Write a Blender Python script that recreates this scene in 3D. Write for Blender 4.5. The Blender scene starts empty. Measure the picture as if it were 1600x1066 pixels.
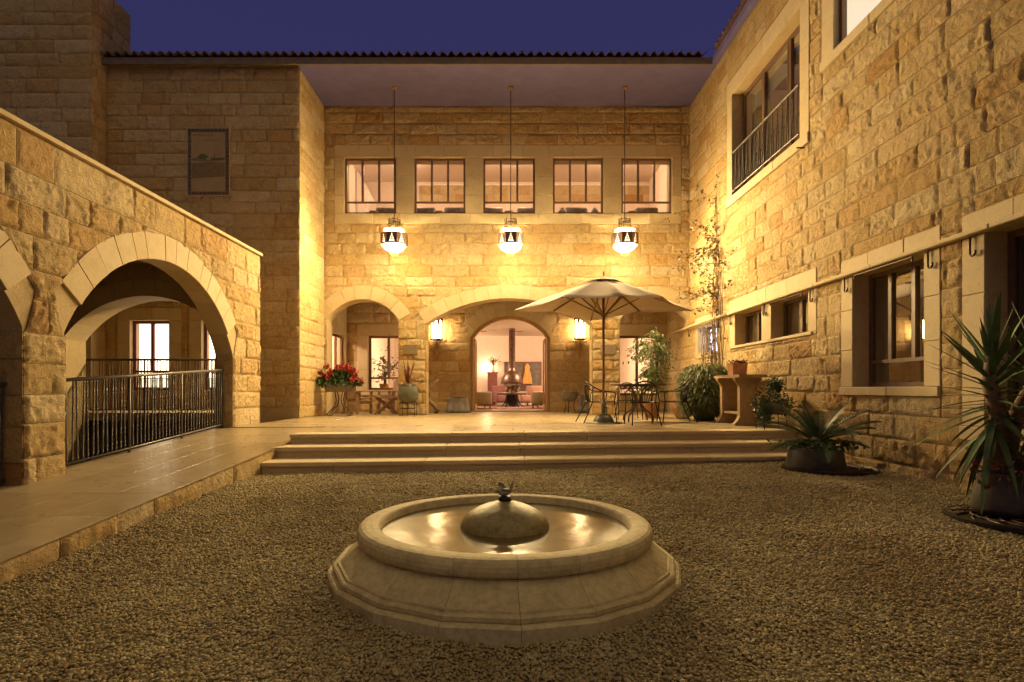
import bpy, math, random
import numpy as np
from mathutils import Vector, Matrix, Euler
R = math.radians
sc = bpy.context.scene
C = sc.collection
# ---------------------------------------------------------------- camera
cam_d = bpy.data.cameras.new('camera'); cam = bpy.data.objects.new('camera', cam_d); C.objects.link(cam)
cam.location = (0, 0, 1.15); cam.rotation_euler = (R(90), 0, 0)
cam_d.sensor_width = 36; cam_d.lens = 20.25
cam_d.shift_x = 10/1600; cam_d.shift_y = 75/1600
cam_d.clip_start = .05; cam_d.clip_end = 2000
sc.camera = cam
# ---------------------------------------------------------------- sky
world = bpy.data.worlds.new('World'); sc.world = world; world.use_nodes = True
wn = world.node_tree.nodes; wl_ = world.node_tree.links; wn.clear()
w_out = wn.new('ShaderNodeOutputWorld'); w_bg = wn.new('ShaderNodeBackground')
w_bg.inputs[1].default_value = 1.0   # even deep-blue night sky, a shade lighter towards the horizon
w_tc = wn.new('ShaderNodeTexCoord'); w_sp = wn.new('ShaderNodeSeparateXYZ'); w_rp = wn.new('ShaderNodeValToRGB')
wl_.new(w_tc.outputs['Generated'], w_sp.inputs[0]); wl_.new(w_sp.outputs['Z'], w_rp.inputs[0]); wl_.new(w_rp.outputs[0], w_bg.inputs[0])
w_rp.color_ramp.elements[0].position = 0; w_rp.color_ramp.elements[0].color = (.0215, .0225, .083, 1)
w_rp.color_ramp.elements[1].position = .9; w_rp.color_ramp.elements[1].color = (.0185, .0165, .054, 1)
wl_.new(w_bg.outputs[0], w_out.inputs[0])
# ---------------------------------------------------------------- warm fill light added from behind the camera, no real source
fill_sun_d = bpy.data.lights.new('sun', 'SUN'); sun = bpy.data.objects.new('sun', fill_sun_d); C.objects.link(sun)
fill_sun_d.energy = .40; fill_sun_d.angle = R(70); fill_sun_d.color = (1, .74, .26)
sun.rotation_euler = (R(26), R(6), 0)
# ---------------------------------------------------------------- exposure and renderer
sc.view_settings.view_transform = 'Standard'; sc.view_settings.look = 'None'
sc.view_settings.exposure = 0.64; sc.view_settings.gamma = 1
sc.render.engine = 'CYCLES'
cy = sc.cycles
cy.use_denoising = True
cy.max_bounces = 8; cy.diffuse_bounces = 4; cy.glossy_bounces = 4; cy.transparent_max_bounces = 12
cy.caustics_reflective = False; cy.caustics_refractive = False
cy.sample_clamp_indirect = 4.0
# lamp powers (radiance of the glowing glass)
WARM = (1.0, .715, .32); WARM2 = (1.0, .74, .44)
P_LANTERN, P_LANTERN_TOP, P_LANTERN_BACK, P_SCONCE = 2400.0, 640.0, 62.0, 30.0

# ================================================================ helpers
RNG = random.Random(7)
WLOC = {}
def wloc(o): return Vector((0, 0, 0)) if o is None else Vector(WLOC[o.name])
def tag(o, label=None, cat=None, group=None, kind=None):
    if label: o['label'] = label
    if cat: o['category'] = cat
    if group: o['group'] = group
    if kind: o['kind'] = kind
    return o
def empty(name, loc, parent=None):
    o = bpy.data.objects.new(name, None); C.objects.link(o)
    o.location = Vector(loc) - wloc(parent); o.parent = parent; o.empty_display_size = .1
    WLOC[o.name] = tuple(loc)
    return o
def mk(name, V, F, mat, parent=None, smooth=False, rnd=None):
    V = np.asarray(V, dtype=float).reshape(-1, 3)
    lo = V.min(0); hi = V.max(0)
    o = np.array([(lo[0]+hi[0])/2, (lo[1]+hi[1])/2, lo[2]])
    me = bpy.data.meshes.new(name); me.from_pydata((V-o).tolist(), [], F)
    if smooth: me.shade_smooth()
    if mat is not None: me.materials.append(M[mat] if isinstance(mat, str) else mat)
    at = me.attributes.new('rnd', 'FLOAT', 'POINT')
    if rnd is None: rnd = RNG.random()
    at.data.foreach_set('value', np.broadcast_to(np.asarray(rnd, np.float32), (len(V),)).copy())
    ob = bpy.data.objects.new(name, me); C.objects.link(ob)
    ob.parent = parent; ob.location = Vector(o) - wloc(parent)
    WLOC[ob.name] = tuple(o)
    return ob
def inst(src, name, parent, loc, rot=(0, 0, 0), scale=(1, 1, 1)):
    ob = bpy.data.objects.new(name, src); C.objects.link(ob); ob.parent = parent
    ob.location = Vector(loc) - wloc(parent); ob.rotation_euler = rot; ob.scale = scale
    WLOC[ob.name] = tuple(loc)
    return ob
def copy_tree(o, parent=None):
    c = o.copy(); C.objects.link(c); c.parent = parent
    for ch in o.children: copy_tree(ch, c)
    return c
class MB:
    def __init__(s): s.V = []; s.F = []
    def add(s, V, F):
        k = len(s.V); s.V += [tuple(map(float, v)) for v in V]; s.F += [tuple(k+i for i in f) for f in F]; return s
    def box(s, x0, x1, y0, y1, z0, z1):
        V = [(x, y, z) for z in (z0, z1) for y in (y0, y1) for x in (x0, x1)]
        return s.add(V, [(0, 2, 3, 1), (4, 5, 7, 6), (0, 1, 5, 4), (2, 6, 7, 3), (0, 4, 6, 2), (1, 3, 7, 5)])
    def bar(s, a, b, w, h, up=(0, 0, 1)):
        a = Vector(a); b = Vector(b); d = (b-a).normalized(); u = Vector(up)
        x = d.cross(u); x = x.normalized() if x.length > 1e-5 else Vector((1, 0, 0)); y = x.cross(d).normalized()
        V = [p + x*sx*w/2 + y*sy*h/2 for p in (a, b) for sy in (-1, 1) for sx in (-1, 1)]
        return s.add(V, [(0, 2, 3, 1), (4, 5, 7, 6), (0, 1, 5, 4), (2, 6, 7, 3), (0, 4, 6, 2), (1, 3, 7, 5)])
    def tube(s, pts, r, n=8, cap=True):
        pts = [Vector(p) for p in pts]; m = len(pts)
        rs = r if hasattr(r, '__len__') else [r]*m
        V = []; F = []; prev = None
        for i, p in enumerate(pts):
            d = (pts[min(i+1, m-1)]-pts[max(i-1, 0)]).normalized()
            if prev is None:
                x = d.cross(Vector((0, 0, 1)));
                if x.length < 1e-3: x = d.cross(Vector((1, 0, 0)))
            else: x = prev - d*prev.dot(d)
            x.normalize(); prev = x; y = d.cross(x)
            for k in range(n):
                a = 2*math.pi*k/n; V.append(p + (x*math.cos(a)+y*math.sin(a))*rs[i])
        for i in range(m-1):
            for k in range(n):
                k2 = (k+1) % n; F.append((i*n+k, i*n+k2, (i+1)*n+k2, (i+1)*n+k))
        if cap: F.append(tuple(range(n))[::-1]); F.append(tuple((m-1)*n+k for k in range(n)))
        return s.add(V, F)
    def lathe(s, cx, cy_, prof, n=24, a0=0, a1=2*math.pi, sx=1, sy=1):
        full = abs(a1-a0-2*math.pi) < 1e-6; cols = n if full else n+1
        V = []; F = []
        for (r, z) in prof:
            for k in range(cols):
                a = a0+(a1-a0)*k/n; V.append((cx+r*math.cos(a)*sx, cy_+r*math.sin(a)*sy, z))
        for i in range(len(prof)-1):
            for k in range(n):
                k2 = (k+1) % cols; F.append((i*cols+k, i*cols+k2, (i+1)*cols+k2, (i+1)*cols+k))
        return s.add(V, F)
    def sphere(s, c, r, n=12, m=8, sz=1):
        prof = [(max(1e-4, r*math.cos(-math.pi/2+math.pi*i/m)), c[2]+sz*r*math.sin(-math.pi/2+math.pi*i/m)) for i in range(m+1)]
        return s.lathe(c[0], c[1], prof, n)
    def fbox(s, fr, u0, u1, v0, v1, o0, o1, b=0.0):
        if b <= 0:
            V = [fr.p(u, v, o) for o in (o0, o1) for v in (v0, v1) for u in (u0, u1)]
            return s.add(V, [(0, 2, 3, 1), (4, 5, 7, 6), (0, 1, 5, 4), (2, 6, 7, 3), (0, 4, 6, 2), (1, 3, 7, 5)])
        V = [fr.p(u, v, o0) for v in (v0, v1) for u in (u0, u1)] + [fr.p(u, v, o1-b) for v in (v0, v1) for u in (u0, u1)] \
          + [fr.p(u, v, o1) for v in (v0+b, v1-b) for u in (u0+b, u1-b)]
        return s.add(V, [(0, 2, 3, 1), (0, 1, 5, 4), (2, 6, 7, 3), (0, 4, 6, 2), (1, 3, 7, 5),
                         (8, 9, 11, 10), (4, 5, 9, 8), (6, 10, 11, 7), (4, 8, 10, 6), (5, 7, 11, 9)])
    def build(s, name, mat, parent=None, smooth=False, rnd=None): return mk(name, s.V, s.F, mat, parent, smooth, rnd)
class Fr:
    def __init__(s, P, U, N): s.P = Vector(P); s.U = Vector(U); s.N = Vector(N); s.Z = Vector((0, 0, 1))
    def p(s, u, v, o=0): return s.P + s.U*u + s.Z*v + s.N*o
    def pa(s, u, v, o):
        return (np.array(s.P)[None, :] + np.outer(u, np.array(s.U)) + np.outer(v, np.array(s.Z)) + np.outer(o, np.array(s.N)))
# --- numpy value noise
_tab = np.random.default_rng(3).random((256, 256))
def vnoise(x, y):
    xi = np.floor(x).astype(int); yi = np.floor(y).astype(int); fx = x-xi; fy = y-yi
    fx = fx*fx*(3-2*fx); fy = fy*fy*(3-2*fy)
    a = _tab[xi & 255, yi & 255]; b = _tab[(xi+1) & 255, yi & 255]; c = _tab[xi & 255, (yi+1) & 255]; d = _tab[(xi+1) & 255, (yi+1) & 255]
    return (a*(1-fx)+b*fx)*(1-fy)+(c*(1-fx)+d*fx)*fy
def fbm(x, y, o=4):
    r = 0; a = .5; t = 0
    for k in range(o): r = r+a*vnoise(x+17.3*k, y+9.1*k); t += a; a *= .55; x = x*2.03; y = y*2.03
    return r/t
def gz(x, y):       # the gravel yard: falls gently towards the camera, rises a little to the right
    x = np.asarray(x, float); y = np.asarray(y, float)
    return np.maximum(-.053*np.maximum(6.5-y, 0), -.40) + .016*np.maximum(x, 0)

# ================================================================ materials
M = {}
def mat(name): 
    m = bpy.data.materials.new(name); m.use_nodes = True; M[name] = m
    nt = m.node_tree; b = nt.nodes['Principled BSDF']; return m, nt, b
def nd(nt, typ, **kw):
    n = nt.nodes.new(typ)
    for k, v in kw.items():
        if k.startswith('i_'): n.inputs[k[2:].replace('_', ' ')].default_value = v
        else: setattr(n, k, v)
    return n
def ramp(nt, fac, stops, interp='LINEAR'):
    r = nt.nodes.new('ShaderNodeValToRGB'); r.color_ramp.interpolation = interp; e = r.color_ramp.elements
    e[0].position, e[0].color = stops[0][0], (*stops[0][1], 1); e[1].position, e[1].color = stops[-1][0], (*stops[-1][1], 1)
    for p, c in stops[1:-1]: x = e.new(p); x.color = (*c, 1)
    nt.links.new(fac, r.inputs[0]); return r.outputs[0]
def mix(nt, fac, a, b, mode='MIX'):
    n = nt.nodes.new('ShaderNodeMix'); n.data_type = 'RGBA'; n.blend_type = mode
    for v, i in ((fac, 0), (a, 6), (b, 7)):
        if hasattr(v, 'node'): nt.links.new(v, n.inputs[i])
        else: n.inputs[i].default_value = v if i == 0 else (*v, 1)
    return n.outputs[2]
def noise(nt, scale, detail=4, rough=.55, vec=None, dist=0):
    n = nd(nt, 'ShaderNodeTexNoise'); n.inputs['Scale'].default_value = scale; n.inputs['Detail'].default_value = detail
    n.inputs['Roughness'].default_value = rough; n.inputs['Distortion'].default_value = dist
    if vec is not None: nt.links.new(vec, n.inputs['Vector'])
    return n.outputs['Fac']
def pos_vec(nt, shift=True):
    g = nd(nt, 'ShaderNodeNewGeometry')
    if not shift: return g.outputs['Position']
    a = nd(nt, 'ShaderNodeAttribute', attribute_name='rnd'); v = nd(nt, 'ShaderNodeVectorMath', operation='MULTIPLY_ADD')
    v.inputs[1].default_value = (37, 53, 71)
    nt.links.new(a.outputs['Fac'], v.inputs[0]); nt.links.new(g.outputs['Position'], v.inputs[2]); return v.outputs[0]
def bump(nt, b, h, strength=.5, dist=.01):
    n = nd(nt, 'ShaderNodeBump'); n.inputs['Strength'].default_value = strength; n.inputs['Distance'].default_value = dist
    nt.links.new(h, n.inputs['Height']); nt.links.new(n.outputs[0], b.inputs['Normal']); return n
def stone_mat(name, stops, bscale=11, bstr=1.0, bdist=.07, rough=.88, mott=.55, interp='LINEAR', fine=60):
    m, nt, b = mat(name); v = pos_vec(nt)
    a = nd(nt, 'ShaderNodeAttribute', attribute_name='rnd')
    col = ramp(nt, a.outputs['Fac'], stops, interp)
    n1 = noise(nt, 5, 6, .65, v, .4); n2 = noise(nt, fine, 5, .7, v)
    dk = ramp(nt, n1, [(.3, (.62, .55, .46)), (.5, (1, 1, 1)), (.72, (1.12, 1.06, .98))])
    col = mix(nt, mott, col, mix(nt, 1.0, col, dk, 'MULTIPLY'))
    dk2 = ramp(nt, n2, [(.36, (.48, .42, .35)), (.58, (1.08, 1.08, 1.08))])
    col = mix(nt, mott*.8, col, mix(nt, 1.0, col, dk2, 'MULTIPLY'))
    nt.links.new(col, b.inputs['Base Color']); b.inputs['Roughness'].default_value = rough; b.inputs['Specular IOR Level'].default_value = .25
    n3 = noise(nt, bscale, 8, .72, v, .5)
    bump(nt, b, n3, bstr, bdist); return m
PAL = [(0, (.55, .395, .185)), (.16, (.64, .49, .265)), (.32, (.53, .37, .16)), (.48, (.68, .545, .325)), (.64, (.59, .43, .21)), (.78, (.56, .37, .15)), (.88, (.66, .51, .29)), (.94, (.50, .305, .12)), (1, (.42, .23, .085))]
stone_mat('stone_rough', PAL)
stone_mat('stone_far', PAL, bscale=8, bdist=.07, fine=30)
stone_mat('mortar', [(0, (.50, .39, .22)), (1, (.55, .43, .25))], bscale=30, bdist=.01, mott=.4)
stone_mat('stone_smooth', [(0, (.56, .45, .27)), (.5, (.60, .495, .315)), (1, (.535, .42, .24))], bscale=40, bstr=.35, bdist=.006, rough=.75, mott=.32)
stone_mat('fountain_stone', [(0, (.54, .455, .245)), (1, (.59, .505, .29))], bscale=20, bstr=.6, bdist=.010, rough=.7, mott=.5, fine=22)
stone_mat('dome_stone', [(0, (.30, .255, .11)), (1, (.33, .28, .13))], bscale=14, bstr=.5, bdist=.008, rough=.42, mott=.8, fine=18)
stone_mat('plaque_stone', [(0, (.27, .205, .125)), (1, (.31, .235, .15))], bscale=40, bstr=.3, bdist=.005)
m, nt, b = mat('paving'); v = pos_vec(nt); a = nd(nt, 'ShaderNodeAttribute', attribute_name='rnd')
col = ramp(nt, a.outputs['Fac'], [(0, (.34, .265, .16)), (.5, (.38, .305, .195)), (1, (.30, .225, .13))])
n1 = noise(nt, 3, 6, .6, v, .6); col = mix(nt, .6, col, mix(nt, 1, col, ramp(nt, n1, [(.3, (.66, .58, .48)), (.65, (1.1, 1.08, 1.04))]), 'MULTIPLY'))
nt.links.new(col, b.inputs['Base Color'])
rr = nd(nt, 'ShaderNodeMapRange'); rr.inputs['To Min'].default_value = .16; rr.inputs['To Max'].default_value = .48
nt.links.new(noise(nt, 6, 5, .6, v), rr.inputs['Value']); nt.links.new(rr.outputs[0], b.inputs['Roughness'])
bump(nt, b, noise(nt, 9, 4, .5, v), .25, .004)
def plain(name, col, rough=.6, metal=0, var=.25, nscale=8, bstr=.15, bdist=.004, spec=.5):
    m, nt, b = mat(name); v = pos_vec(nt)
    n1 = noise(nt, nscale, 5, .6, v)
    c = ramp(nt, n1, [(.25, tuple(x*(1-var) for x in col)), (.75, tuple(min(1, x*(1+var)) for x in col))])
    nt.links.new(c, b.inputs['Base Color']); b.inputs['Roughness'].default_value = rough; b.inputs['Metallic'].default_value = metal
    b.inputs['Specular IOR Level'].default_value = spec
    if bstr: bump(nt, b, noise(nt, nscale*5, 4, .6, v), bstr, bdist)
    return m
plain('soffit_plaster', (.148, .133, .33), .9, nscale=3, var=.12)  # mauve tint of the sky light is put into this plaster colour
plain('fascia', (.16, .12, .10), .7)
plain('roof_tile', (.12, .065, .045), .8, var=.4, nscale=9)
plain('room_plaster', (.72, .58, .47), .9, var=.06)
plain('room_white', (.78, .68, .60), .9, var=.05)
plain('frame_brown', (.15, .085, .048), .45, var=.2, bstr=.05)
plain('door_oak', (.42, .25, .10), .5, var=.25, nscale=12)
plain('iron_dark', (.035, .028, .024), .5, .6, var=.3)
plain('iron_brown', (.10, .055, .035), .55, .4, var=.3)
plain('iron_grey', (.15, .135, .12), .45, .5, var=.2)
plain('brass', (.42, .27, .10), .35, .9, var=.3)
plain('copper_dark', (.16, .10, .075), .4, .8, var=.35)
plain('zinc', (.17, .145, .115), .55, .5, var=.35)
plain('clay_dark', (.17, .145, .12), .75, var=.35)
plain('pot_dark', (.085, .072, .058), .7, var=.4)
plain('clay_green', (.10, .105, .08), .5, var=.35)
plain('terracotta', (.46, .23, .125), .8, var=.25)
plain('wood', (.27, .155, .075), .6, var=.35, nscale=14)
plain('wood_pale', (.34, .225, .115), .6, var=.25, nscale=12)
plain('wood_red', (.19, .06, .045), .45, var=.25)
plain('pole_wood', (.20, .11, .05), .45, var=.3)
plain('canvas', (.52, .42, .32), .9, var=.10, nscale=5)
plain('armchair_olive', (.28, .23, .13), .9, var=.12)
plain('armchair_pink', (.40, .21, .15), .9, var=.12)
plain('armchair_red', (.22, .085, .075), .9, var=.12)
plain('rug_red', (.22, .105, .07), .95, var=.4, nscale=20)
plain('curtain', (.56, .50, .40), .9, var=.12, nscale=3)
plain('cloth_yellow', (.75, .42, .12), .9, var=.15)
plain('soil', (.06, .042, .028), 1, var=.4, nscale=40)
plain('leaf_dark', (.050, .090, .028), .45, var=.5, nscale=6, bstr=0)
plain('leaf_yucca', (.075, .125, .040), .65, var=.5, nscale=6, bstr=0)
plain('leaf_mid', (.060, .105, .030), .5, var=.5, nscale=7, bstr=0)
plain('leaf_light', (.13, .17, .045), .5, var=.45, nscale=7, bstr=0)
plain('leaf_grass', (.15, .165, .055), .55, var=.5, nscale=9, bstr=0)
plain('leaf_red', (.17, .045, .028), .5, var=.45, nscale=8, bstr=0)
plain('leaf_dry', (.26, .17, .07), .7, var=.3, bstr=0)
plain('vine_leaf', (.105, .085, .03), .6, var=.5, nscale=9, bstr=0)
plain('bark', (.20, .13, .08), .9, var=.4, nscale=25)
plain('petal_red', (.40, .03, .04), .6, var=.3, bstr=0)
plain('petal_pink', (.42, .10, .09), .6, var=.3, bstr=0)
plain('yellow_pot', (.72, .36, .05), .5, var=.15)
plain('asphalt', (.05, .046, .042), .9, var=.3)
plain('mosaic_blue', (.085, .075, .045), .6, var=.5, nscale=25)
plain('mosaic_red', (.14, .08, .045), .6, var=.5, nscale=25)
plain('mosaic_sand', (.36, .265, .14), .7, var=.12, nscale=6)
plain('mosaic_earth', (.21, .145, .07), .7, var=.25, nscale=12)
plain('mosaic_leaf', (.11, .115, .055), .7, var=.3, nscale=12)
plain('bird_bronze', (.30, .30, .23), .55, .3, var=.3)
plain('white_ceramic', (.75, .70, .62), .4, var=.05)
plain('plinth_dark', (.05, .04, .035), .6)
plain('pebble_dark', (.20, .16, .11), .9)
# gravel: each pebble takes its own tone
m, nt, b = mat('pebble'); oi = nd(nt, 'ShaderNodeObjectInfo')
col = ramp(nt, oi.outputs['Random'], [(0, (.31, .25, .115)), (.25, (.40, .335, .165)), (.5, (.46, .39, .205)), (.7, (.38, .325, .18)), (.85, (.34, .245, .11)), (1, (.54, .46, .27))])
gpos = nd(nt, 'ShaderNodeNewGeometry'); big = noise(nt, .9, 4, .6, gpos.outputs['Position'])
col = mix(nt, .8, col, mix(nt, 1, col, ramp(nt, big, [(.32, (.62, .52, .42)), (.6, (1.05, 1.04, 1.02))]), 'MULTIPLY'))
nt.links.new(col, b.inputs['Base Color']); b.inputs['Roughness'].default_value = .82
bump(nt, b, noise(nt, 90, 3, .6), .3, .003)
m, nt, b = mat('gravel_bed'); g = nd(nt, 'ShaderNodeNewGeometry')
vo = nd(nt, 'ShaderNodeTexVoronoi'); vo.inputs['Scale'].default_value = 36; nt.links.new(g.outputs['Position'], vo.inputs['Vector'])
col = ramp(nt, vo.outputs['Distance'], [(0, (.33, .27, .14)), (.8, (.13, .10, .05))]); nt.links.new(col, b.inputs['Base Color']); b.inputs['Roughness'].default_value = 1
bump(nt, b, vo.outputs['Distance'], .8, -.02)
# glass: clear sheet with a mirror-like share
def glass(name, tint=(1, 1, 1), refl=.12):
    m = bpy.data.materials.new(name); m.use_nodes = True; M[name] = m; nt = m.node_tree; nt.nodes.clear()
    o = nd(nt, 'ShaderNodeOutputMaterial'); t = nd(nt, 'ShaderNodeBsdfTransparent'); t.inputs[0].default_value = (*tint, 1)
    gl = nd(nt, 'ShaderNodeBsdfGlossy'); gl.inputs['Roughness'].default_value = .015; gl.inputs[0].default_value = (1, 1, 1, 1)
    lw = nd(nt, 'ShaderNodeLayerWeight'); lw.inputs['Blend'].default_value = .22
    mr = nd(nt, 'ShaderNodeMapRange'); mr.inputs['To Min'].default_value = refl; mr.inputs['To Max'].default_value = .38
    nt.links.new(lw.outputs['Fresnel'], mr.inputs['Value'])
    mx = nd(nt, 'ShaderNodeMixShader'); nt.links.new(mr.outputs[0], mx.inputs[0]); nt.links.new(t.outputs[0], mx.inputs[1]); nt.links.new(gl.outputs[0], mx.inputs[2])
    nt.links.new(mx.outputs[0], o.inputs[0]); return m
glass('glass', (.93, .93, .90), .03); glass('glass_dark', (.55, .55, .5), .10)
def emit(name, col, s):
    m = bpy.data.materials.new(name); m.use_nodes = True; M[name] = m; nt = m.node_tree; nt.nodes.clear()
    o = nd(nt, 'ShaderNodeOutputMaterial'); e = nd(nt, 'ShaderNodeEmission'); e.inputs[0].default_value = (*col, 1); e.inputs[1].default_value = s
    nt.links.new(e.outputs[0], o.inputs[0]); return m
emit('lantern_glow', WARM, P_LANTERN); emit('sconce_glow', (1, .66, .30), P_SCONCE)
emit('lantern_glow_back', WARM, P_LANTERN_BACK); emit('lantern_glow_top', WARM, P_LANTERN_TOP); emit('lantern_glow_band', (1, .70, .42), 2.2)
emit('room_glow', (1, .72, .46), 520); emit('room_glow_upstairs', (1, .70, .44), 150); emit('bulb_glow', (1, .70, .40), 60)
emit('blind_glow', (1, .78, .54), 3.2); emit('blind_glow_cream', (1, .80, .54), 1.1); emit('blind_glow_cool', (.80, .82, 1), 4.0)  # blinds glow by themselves, standing in for lit rooms behind
# water
m, nt, b = mat('water'); v = pos_vec(nt, False)
b.inputs['Base Color'].default_value = (.12, .085, .03, 1); b.inputs['Roughness'].default_value = .17; b.inputs['Specular IOR Level'].default_value = .5
b.inputs['IOR'].default_value = 1.36
mp = nd(nt, 'ShaderNodeMapping'); mp.inputs['Scale'].default_value = (1, 1, 1); nt.links.new(v, mp.inputs[0])
bump(nt, b, noise(nt, 5, 4, .55, mp.outputs[0], .6), .06, .03)

# ================================================================ masonry tools
def proj(p):
    y = max(p[1], .3); return 790+900*p[0]/y, 608-900*(p[2]-1.15)/y
def arch_hw(ar, v, grow=0.0):
    uc, w, vs, vc, r = ar
    if v <= vs: return w
    q = (r+grow)**2-(v-vc)**2
    return math.sqrt(q) if q > 0 else -1
def stone_mesh(fr, uL, uR, vB, vT, sp, amp, base, seed, b=.026):
    """uL,uR functions of t; vB function of s: a rock-faced block as a displaced grid with sides"""
    um = (uL(.5)+uR(.5))/2; w = max(uR(0)-uL(0), uR(1)-uL(1), .05); h = max(vT-min(vB(0), vB(.5), vB(1)), .05)
    nu = max(3, int(w/sp)+2); nv = max(3, int(h/sp)+2)
    # parameter rows hug the edges so that the drafted margin reads
    def par(n, L):
        e = min(.25, .012/L); return np.concatenate([[0, e], np.linspace(0, 1, n)[1:-1], [1-e, 1]])
    s = par(nu, w); t = par(nv, h)
    ul = np.array([uL(x) for x in t]); ur = np.array([uR(x) for x in t]); vb = np.array([vB(x) for x in s])
    U = ul[:, None]+(ur-ul)[:, None]*s[None, :]
    Vv = vb[None, :]+(vT-vb)[None, :]*t[:, None]
    off = seed*13.7
    n1 = fbm(U*3.1+off, Vv*4.2+off*.7, 3); n2 = fbm(U*11+off*1.3, Vv*13-off, 3)
    ridge = 1-np.abs(2*n2-1)
    n3 = fbm(U*23-off, Vv*25+off*1.9, 2); hgt = (n1-.5)*.8+(ridge-.62)*1.0+(n3-.5)*.7
    d = np.minimum(np.minimum((U-ul[:, None]), (ur[:, None]-U)), np.minimum(Vv-vb[None, :], vT-Vv))
    mk_ = np.clip(d/b, 0, 1); mk_ = mk_*mk_*(3-2*mk_)
    rs = random.Random(int(seed*1000)); bb = base*rs.uniform(.85, 1.15); aa = amp*rs.choice([.35, .7, 1, 1, 1.25])
    O = np.maximum(.012+mk_*(bb*.22+.18*aa+aa*hgt), .001)
    Ny, Nx = U.shape
    P = fr.pa(U.ravel(), Vv.ravel(), O.ravel())
    idx = np.arange(Ny*Nx).reshape(Ny, Nx)
    F = np.stack([idx[:-1, :-1], idx[:-1, 1:], idx[1:, 1:], idx[1:, :-1]], -1).reshape(-1, 4).tolist()
    ring = list(idx[0, :])+list(idx[1:, -1])+list(idx[-1, :-1][::-1])+list(idx[1:-1, 0][::-1])
    ub = U.ravel()[ring]; vb2 = Vv.ravel()[ring]
    B = fr.pa(ub, vb2, np.full(len(ring), -.02)); k0 = Ny*Nx
    L = len(ring)
    F += [(ring[i], ring[(i+1) % L], k0+(i+1) % L, k0+i) for i in range(L)]
    return np.vstack([P, B]), [tuple(int(q) for q in f) for f in F]
def stones(thing, fr, u0, u1, v0, v1, rects=(), arches=(), seed=1, ch=.285, lm=(.36, 1.0), sp=.05, amp=.03, base=.022,
           vref=None, mat_='stone_rough', name='stone', keep=300, breaks=(), rlim=1.0):
    rs = random.Random(seed); gap = .0025
    lev = [v0 if vref is None else vref]
    while lev[-1] < v1-.12: lev.append(lev[-1]+ch*rs.uniform(.9, 1.12))
    lev[-1] = v1 if abs(lev[-1]-v1) < .13 else lev[-1]
    if vref is not None:
        while lev[0] > v0+.12: lev.insert(0, lev[0]-ch*rs.uniform(.9, 1.12))
        lev[0] = v0
    lev = [min(x, v1) for x in lev]
    pieces = []
    for a, c in zip(lev[:-1], lev[1:]):
        if c-a < .05: continue
        x = u0-rs.uniform(0, .4)
        while x < u1:
            L = rs.uniform(*lm); L = L if rs.random() > .12 else L*.6
            pieces.append((max(x, u0), min(x+L, u1), a, c)); x += L
    pieces = [p for p in pieces if p[1]-p[0] > .03]
    for bk in breaks:
        q = []
        for p in pieces:
            if p[0]+.03 < bk < p[1]-.03: q += [(p[0], bk, p[2], p[3]), (bk, p[1], p[2], p[3])]
            else: q.append(p)
        pieces = q
    for (a, b_, c, d) in rects:
        q = []
        for p in pieces:
            if p[1] <= a or p[0] >= b_ or p[3] <= c or p[2] >= d: q.append(p); continue
            if p[0] < a: q.append((p[0], a, p[2], p[3]))
            if p[1] > b_: q.append((b_, p[1], p[2], p[3]))
            m0, m1 = max(p[0], a), min(p[1], b_)
            if p[2] < c: q.append((m0, m1, p[2], c))
            if p[3] > d: q.append((m0, m1, d, p[3]))
        pieces = [p for p in q if p[1]-p[0] > .035 and p[3]-p[2] > .035]
    for ar in arches:
        q = []
        for p in pieces:
            if p[0] < ar[0] < p[1] and p[2] < ar[3]+ar[4]: q += [(p[0], ar[0], p[2], p[3]), (ar[0], p[1], p[2], p[3])]
            else: q.append(p)
        pieces = q
    out = []
    for k, (a, b_, c, d) in enumerate(pieces):
        uL = lambda t, a=a: a+gap; uR = lambda t, b_=b_: b_-gap; vB = lambda s, c=c: c+gap; vT = d-gap; ok = True
        for ar in arches:
            uc, w, vs, vc, r = ar; rm = r+.335; top = vc+rm
            if c >= top: continue
            wm = max(w, math.sqrt(max(rm*rm-max(vs-vc, 0)**2, 0)) if d > vs else w)
            if a >= uc+wm or b_ <= uc-wm: continue
            mid = (a+b_)/2
            if c >= vs-.02 and abs(mid-uc) < .72*rm:
                def vB(s, a=a, b_=b_, c=c, uc=uc, rm=rm, vc=vc, d=d):
                    u = a+(b_-a)*s; q = rm*rm-(u-uc)**2
                    return min(max(c+gap, vc+math.sqrt(q) if q > 0 else c), d-gap-.004)
                if min(vB(0), vB(.5), vB(1)) > d-.035: ok = False
            else:
                def hw(v, ar=ar, rm=rm):
                    uc, w, vs, vc, r = ar
                    if v <= vs: return w
                    g = .335*min(1, max(0, (v-vs)/.45)); q = (r+g)**2-(v-vc)**2
                    return math.sqrt(q) if q > 0 else 0
                if mid < uc: uR = lambda t, a=a, b_=b_, c=c, d=d, uc=uc, hw=hw: max(min(b_, uc-hw(c+(d-c)*t))-gap, a+gap+.002)
                else: uL = lambda t, a=a, b_=b_, c=c, d=d, uc=uc, hw=hw: min(max(a, uc+hw(c+(d-c)*t))+gap, b_-gap-.002)
                if max(uR(t)-uL(t) for t in (0, .5, 1)) < .035: ok = False
        if not ok: continue
        cs = [proj(fr.p(u, v)) for u, v in ((a, c), (b_, c), (b_, d), (a, d))]
        ar_ = .5*abs(sum(cs[i][0]*cs[(i+1) % 4][1]-cs[(i+1) % 4][0]*cs[i][1] for i in range(4)))
        cx = sum(q[0] for q in cs)/4; cz = sum(q[1] for q in cs)/4
        if not (-60 < cx < 1660 and -60 < cz < 1120): ar_ *= .001
        out.append((ar_, uL, uR, vB, vT, k))
    out.sort(key=lambda q: -q[0])
    rest = MB(); rr = []
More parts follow.
